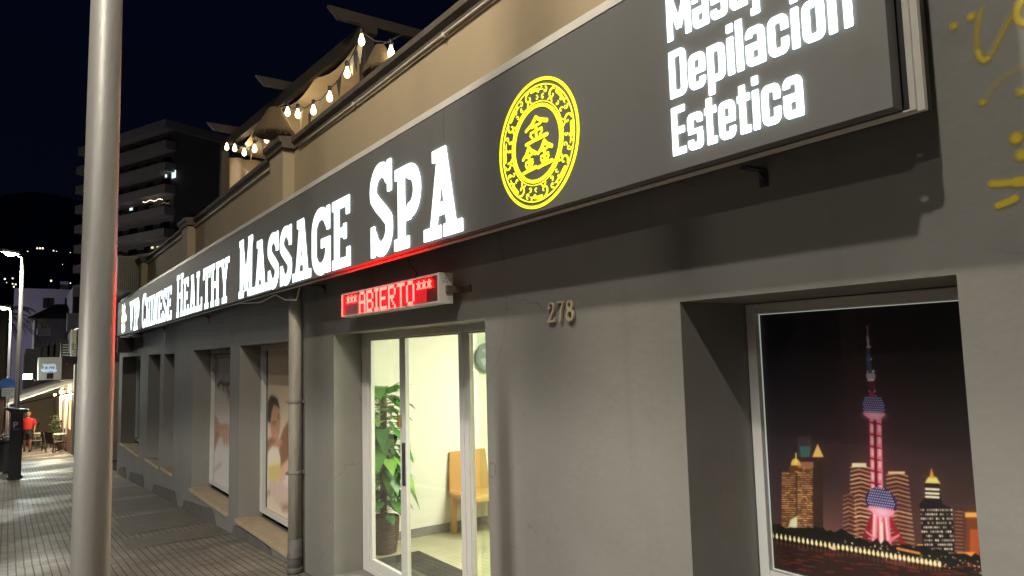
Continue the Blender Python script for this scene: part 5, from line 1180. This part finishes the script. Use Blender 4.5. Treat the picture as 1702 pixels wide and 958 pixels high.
# string lights
st = thing('string_lights', 'string of warm round bulbs looped along the pergola edge', 'string lights', (.3, 9, 4.5))
M_bulb = mat('glowing bulb', (1, .9, .7), .4, emit=(1.0, .80, .45), estr=9); SXB = .24
pxs = [(650, 88), (601, 68), (577, 122), (548, 162), (521, 184), (495, 190), (478, 187), (443, 232), (423, 248), (406, 254), (390, 247), (377, 245)]
bp_ = [onX(a, b, SXB) for a, b in pxs]; bm = NB(); wp = []
for a, b in zip(bp_, bp_[1:]):
    wp += [a + Vector((0, 0, .09)), (a + b) / 2 + Vector((0, 0, .05))]
tube(bm, wp + [bp_[-1] + Vector((0, 0, .09))], .006, 6); obj('wire', bm, M_dark, st)
for i, p in enumerate(bp_):
    bm = NB(); lathe(bm, [(.012, .062), (.015, .04), (.026, .016), (.031, -.010), (.024, -.034), (.010, -.046)], p, 14); bb = obj('bulb', bm, M_bulb, st)
    bm = NB(); lathe(bm, [(.018, .07), (.022, .075), (.022, .115), (.012, .12)], p, 10); obj('socket', bm, M_black, bb)
    if i in (0, 2, 4, 6, 8, 10): lamp('POINT', 'bulb_light', p + Vector((.10, 0, -.02)), 4.5, (1, .77, .42), st, shadow_soft_size=.05)
bt = thing('bunting', 'small patterned triangular flags strung between the bulbs', 'bunting', (.3, 9, 4.4))
Mfl = [mat('flag cream', (.6, .52, .4), .9, var=.3, vscale=60), mat('flag dark', (.06, .055, .06), .9, var=.5, vscale=70)]
for i, (a, b) in enumerate([(598, 85), (590, 98), (583, 105), (563, 142), (533, 172), (516, 197), (500, 196), (470, 190), (436, 240), (449, 226), (418, 252)]):
    p = onX(a, b, SXB + .02); w_ = .07; bm = NB(); prism(bm, [p + Vector((0, -w_, .07)), p + Vector((0, w_, .07)), p + Vector((.02 * math.sin(i), 0, -.13))], (.004, 0, 0)); obj('flag', bm, Mfl[i % 2], bt)
def wicker(px, py, x, r, h, label):
    p = onX(px, py, x); t = thing('wicker_lampshade', label, 'lampshade', p, 'wicker lampshades under the pergola'); bm = NB(); seg = 46
    prof = [(r * .28, h * .5), (r * .36, h * .42), (r * .62, h * .1), (r * .9, -h * .25), (r, -h * .40)]
    lathe(bm, prof, p, seg)
    for k in range(70):
        a = 6.283 * k / 70; d = Vector((math.cos(a), math.sin(a), 0)); tube(bm, [p + d * r * .98 + Vector((0, 0, -h * .38)), p + d * r * random.uniform(1.0, 1.1) + Vector((0, 0, -h * random.uniform(.48, .6)))], .004, 4)
    obj('shade', bm, mat('straw', (.12, .08, .04), .9, var=.45, vscale=30, bump=.9, bscale=60, stretch=(1, 1, 8)), t); bm = NB(); tube(bm, [p + Vector((0, 0, h * .5)), (p.x + .22, p.y, p.z + h * .5 + .16)], .006, 6); obj('cord', bm, M_dark, t)
wicker(457, 205, .10, .24, .36, 'wide straw lampshade hanging behind the parapet pilaster'); wicker(632, 100, .22, .15, .26, 'straw lampshade hanging right of the near pergola post')
lamp('POINT', 'shade_light', (1.6, 9, 4.2), 20, (1, .78, .46), st, shadow_soft_size=.1)

# ================================================================== DISTANT BUILDINGS
ZT_ = 33.0; c0_ = onZ(276, 209, ZT_); c1_ = onZ(131, 256, ZT_); c2_ = onZ(388, 241, ZT_)
tw = thing('apartment_tower', 'tall apartment tower with long pale balconies against the night sky', 'building', (c0_.x, c0_.y, gz(c0_.y)))
du = (c1_ - c0_); du.z = 0; LW = du.length; du.normalize(); dv = Vector((-du.y, du.x, 0)); 
if dv.y < 0: dv = -dv
RL = (c2_ - c0_).length
def tq_(u, v, z): return c0_ + du * u + dv * v + Vector((0, 0, z - ZT_))
def tbox(bm, u0, u1, v0, v1, z0, z1): prism(bm, [tq_(u0, v0, z0), tq_(u1, v0, z0), tq_(u1, v1, z0), tq_(u0, v1, z0)], (0, 0, z1 - z0))
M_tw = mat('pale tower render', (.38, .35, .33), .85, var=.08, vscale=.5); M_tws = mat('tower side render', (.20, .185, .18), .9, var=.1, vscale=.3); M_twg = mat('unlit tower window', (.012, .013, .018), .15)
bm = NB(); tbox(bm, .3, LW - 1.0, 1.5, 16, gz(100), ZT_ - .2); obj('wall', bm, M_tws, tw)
bm = NB(); tbox(bm, .0, LW, -.1, 16.2, ZT_ - .25, ZT_ + .9); obj('roof', bm, M_tw, tw)
for k in range(11):
    z = ZT_ - 3.05 - k * 2.95
    bm = NB(); tbox(bm, .0, LW + .6, 0, 1.55, z, z + .14); tbox(bm, .0, LW + .6, -.0, .10, z + .141, z + 1.15); tbox(bm, .0, .1, .101, 1.5, z + .141, z + 1.15); tbox(bm, LW + .5, LW + .6, .101, 1.6, z + .141, z + 1.15)
    obj('balcony', bm, M_tw, tw)
    for j in range(5):
        u0 = 1.2 + j * (LW - 3) / 5; bm = NB(); tbox(bm, u0, u0 + 1.9, 1.44, 1.498, z + .16, z + 2.4); wn = obj('window', bm, M_twg, tw)
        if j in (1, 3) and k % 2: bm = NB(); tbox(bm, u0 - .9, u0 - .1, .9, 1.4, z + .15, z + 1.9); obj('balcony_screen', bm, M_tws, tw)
for (px, py, w_, h_, e) in ((289, 290, .9, 1.0, (.7, .9, 1)), (276, 292, .35, .5, (.8, 1, .95)), (218, 348, .7, .35, (.75, .9, 1)), (253, 414, .5, .6, (1, .82, .5)), (262, 412, .3, .4, (1, .85, .6))):
    pt = onZ(px, py, ZT_); d = ray(px, py); nrm = dv; tt = (c0_ + dv * 1.40 - Vector(EYE)).dot(nrm) / Vector(d).dot(nrm); p = Vector(EYE) + Vector(d) * tt
    bm = NB(); prism(bm, [p - du * w_ / 2 - Vector((0, 0, h_ / 2)), p + du * w_ / 2 - Vector((0, 0, h_ / 2)), p + du * w_ / 2 + Vector((0, 0, h_ / 2)), p - du * w_ / 2 + Vector((0, 0, h_ / 2))], -dv * .03); obj('lit_window', bm, mat('lit window %d' % px, (.5, .5, .5), .5, emit=e, estr=1.3), tw)
bm = NB(); pp = []
for i in range(14):
    px = 238 + i * 2.4; d = ray(px, 336 - i * .35 + 1.2 * math.sin(i)); tt = (c0_ + dv * .5 - Vector(EYE)).dot(dv) / Vector(d).dot(dv); uvsphere(bm, Vector(EYE) + Vector(d) * tt, .07, 6, 4)
obj('balcony_lights', bm, mat('balcony lights', (1, .9, .7), .5, emit=(1, .85, .6), estr=3), tw)
# lavender house behind, villa with a hipped roof
lh = thing('town_house', 'flat roofed lavender house with paired windows at the end of the street', 'building', (-1, 74, gz(74))); a, b = onY(24, 479, 72), onY(150, 478, 72)
bm = NB(); box(bm, a.x, b.x + 4, 72, 80, gz(72), a.z); obj('wall', bm, mat('lavender render', (.36, .31, .44), .85, var=.06, vscale=.6), lh)
bm = NB(); q = onY(107, 470, 73); box(bm, q.x - .3, q.x + .3, 73, 73.6, a.z, a.z + .8); obj('chimney', bm, MATS['lavender render'], lh)
for px, py in ((76, 504), (84, 504), (112, 504), (119, 504)):
    q = onY(px, py, 72); bm = NB(); box(bm, q.x - .2, q.x + .2, 71.93, 71.99, q.z - .42, q.z + .42); w_ = obj('window', bm, M_twg, lh); bm = NB(); box(bm, q.x - .25, q.x + .25, 71.90, 71.928, q.z - .50, q.z - .45); obj('frame', bm, MATS['lavender render'], w_)
vl = thing('villa', 'small villa with a dark hipped roof in front of the lavender house', 'building', (0, 62, gz(62)))
a, b, t_ = onY(58, 530, 60), onY(125, 530, 60), onY(100, 509, 61.5)
bm = NB(); box(bm, a.x, b.x + 1.5, 60, 66, gz(60), a.z); obj('wall', bm, mat('grey villa wall', (.20, .19, .22), .85, var=.1, vscale=1), vl)
bm = NB(); e0 = [(a.x - .5, 59.5, a.z), (b.x + 2, 59.5, a.z), (b.x + 2, 66.5, a.z), (a.x - .5, 66.5, a.z)]; ap = [(t_.x - .2, 63, t_.z + .25), (t_.x + 1.6, 63, t_.z + .25)]
V_ = [bm.verts.new(v) for v in e0 + ap]
for f in ((0, 1, 5, 4), (1, 2, 5), (2, 3, 4, 5), (3, 0, 4), (3, 2, 1, 0)): bm.faces.new([V_[i] for i in f])
obj('roof', bm, mat('dark roof tiles', (.035, .03, .035), .85), vl)
for px in (66, 73, 80.5): q = onY(px, 536, 60); bm = NB(); box(bm, q.x - .13, q.x + .13, 59.93, 59.99, q.z - .38, q.z + .38); obj('window', bm, M_twg, vl)
bm = NB(); q0, q1 = onY(62, 546, 59.3), onY(84, 558, 59.3); box(bm, q0.x, q1.x, 59.0, 59.99, q1.z, q0.z); obj('balcony', bm, mat('villa balcony', (.32, .3, .36), .8), vl)
bk = thing('balcony_block', 'pale apartment block with an enclosed balcony beside the villa', 'building', (2, 57, gz(57))); a = onY(121, 480, 56)
bm = NB(); box(bm, a.x, a.x + 5, 56, 62, gz(56), onY(121, 478, 56).z); obj('wall', bm, mat('pale block wall', (.34, .31, .36), .85), bk)
q = onY(128, 507, 55.9); bm = NB(); box(bm, a.x + .05, a.x + 2, 55.9, 55.98, q.z - .55, q.z + .55); obj('window', bm, M_twg, bk); bm = NB(); box(bm, a.x - .3, a.x + 2.2, 55.0, 55.99, q.z - 1.8, q.z - .62); obj('balcony', bm, MATS['pale block wall'], bk)
# boundary wall with pillars before the villa
bw = thing('garden_wall', 'dim garden wall with tall pillars behind the floodlight', 'wall', (0, 50.5, gz(50))); a, b = onY(40, 590, 50), onY(130, 580, 50)
bm = NB(); box(bm, a.x, b.x + 3, 50.3, 50.55, gz(50), onY(60, 588, 50).z); obj('wall', bm, mat('garden wall grey', (.20, .19, .18), .9, var=.15, vscale=1), bw)
for k, px in enumerate((50, 64, 76, 86, 96, 107)):
    q = onY(px, 580 - k * 3, 50); bm = NB(); box(bm, q.x - .22, q.x + .22, 50.0, 50.29, gz(50), q.z, .02); obj('pillar', bm, MATS['garden wall grey'], bw)
# palm at the far left
pmx = onY(4, 560, 46); pm = thing('palm_tree', 'dim palm tree with drooping fronds behind the lamp posts', 'tree', (pmx.x, 46, gz(46)))
bm = NB(); top = Vector((pmx.x, 46, pmx.z + 1.2)); tube(bm, [(pmx.x, 46, gz(46)), (pmx.x + .05, 46, 1), top], [.22, .17, .19], 12); obj('trunk', bm, mat('palm trunk', (.08, .06, .045), .9, var=.3, vscale=12, bump=.6, bscale=30), pm)
bm = NB()
for k in range(26):
    a = k * 2.399; el = random.uniform(-.25, .9); d = Vector((math.cos(a) * math.cos(el), math.sin(a) * math.cos(el), math.sin(el))); L = random.uniform(1.5, 2.1); pts = [top + d * (L * t) + Vector((0, 0, -1.1 * t * t)) for t in np.linspace(0, 1, 9)]
    tube(bm, pts, .015, 4, False)
    for i in range(1, 9):
        for s in (-1, 1):
            e = (pts[i] - pts[i - 1]).normalized(); sd = e.cross(Vector((0, 0, 1))).normalized() * s
            for q in (0, .5):
                b_ = pts[i] * (1 - q) + pts[i - 1] * q; tip = b_ + sd * (.42 * (1 - i / 12)) + e * .2 + Vector((0, 0, -.18)); bm.faces.new([bm.verts.new(v) for v in (b_, b_ + e * .05, tip)])
obj('crown', bm, mat('palm frond', (.03, .055, .022), .6), pm)
# dark tree mass between palm and villa
# hill with town lights
bm = NB(); rows_ = []
for j, yy in enumerate(np.linspace(700, 1500, 9)):
    rows_.append([bm.verts.new((xx, yy, -20 + 330 * (j / 8) ** .9 * (.75 + .25 * math.sin(xx / 160 + 1)) + 12 * math.sin(xx / 47 + j))) for xx in np.linspace(-900, 900, 50)])
for a, b in zip(rows_, rows_[1:]):
    for k in range(49): bm.faces.new((a[k], a[k + 1], b[k + 1], b[k]))
tag(obj('hills', bm, mat('dark hillside', (.20, .19, .19), 1.0, var=.3, vscale=.01), smooth=True), kind='structure')
bm = NB()
for px, py, r_ in ((62, 413, .9), (66.5, 413, .9), (71, 413, 1.0), (89, 417, .7), (94, 418, .4), (46, 418, .5), (8, 464, .9), (21, 463, .8), (21, 472, .7), (26, 473, .8), (23, 477, .8), (85, 467, 1.0), (117, 471, .6), (117, 420, .4), (11, 470, .4), (104, 440, .35)):
    p = onY(px, py, 690); uvsphere(bm, p, r_ * .8, 6, 4)
tag(obj('town_lights', bm, mat('distant town light', (1, .9, .7), .5, emit=(1, .86, .6), estr=2.2)), 'scattered lights of the town on the dark hillside', 'lights', kind='stuff')
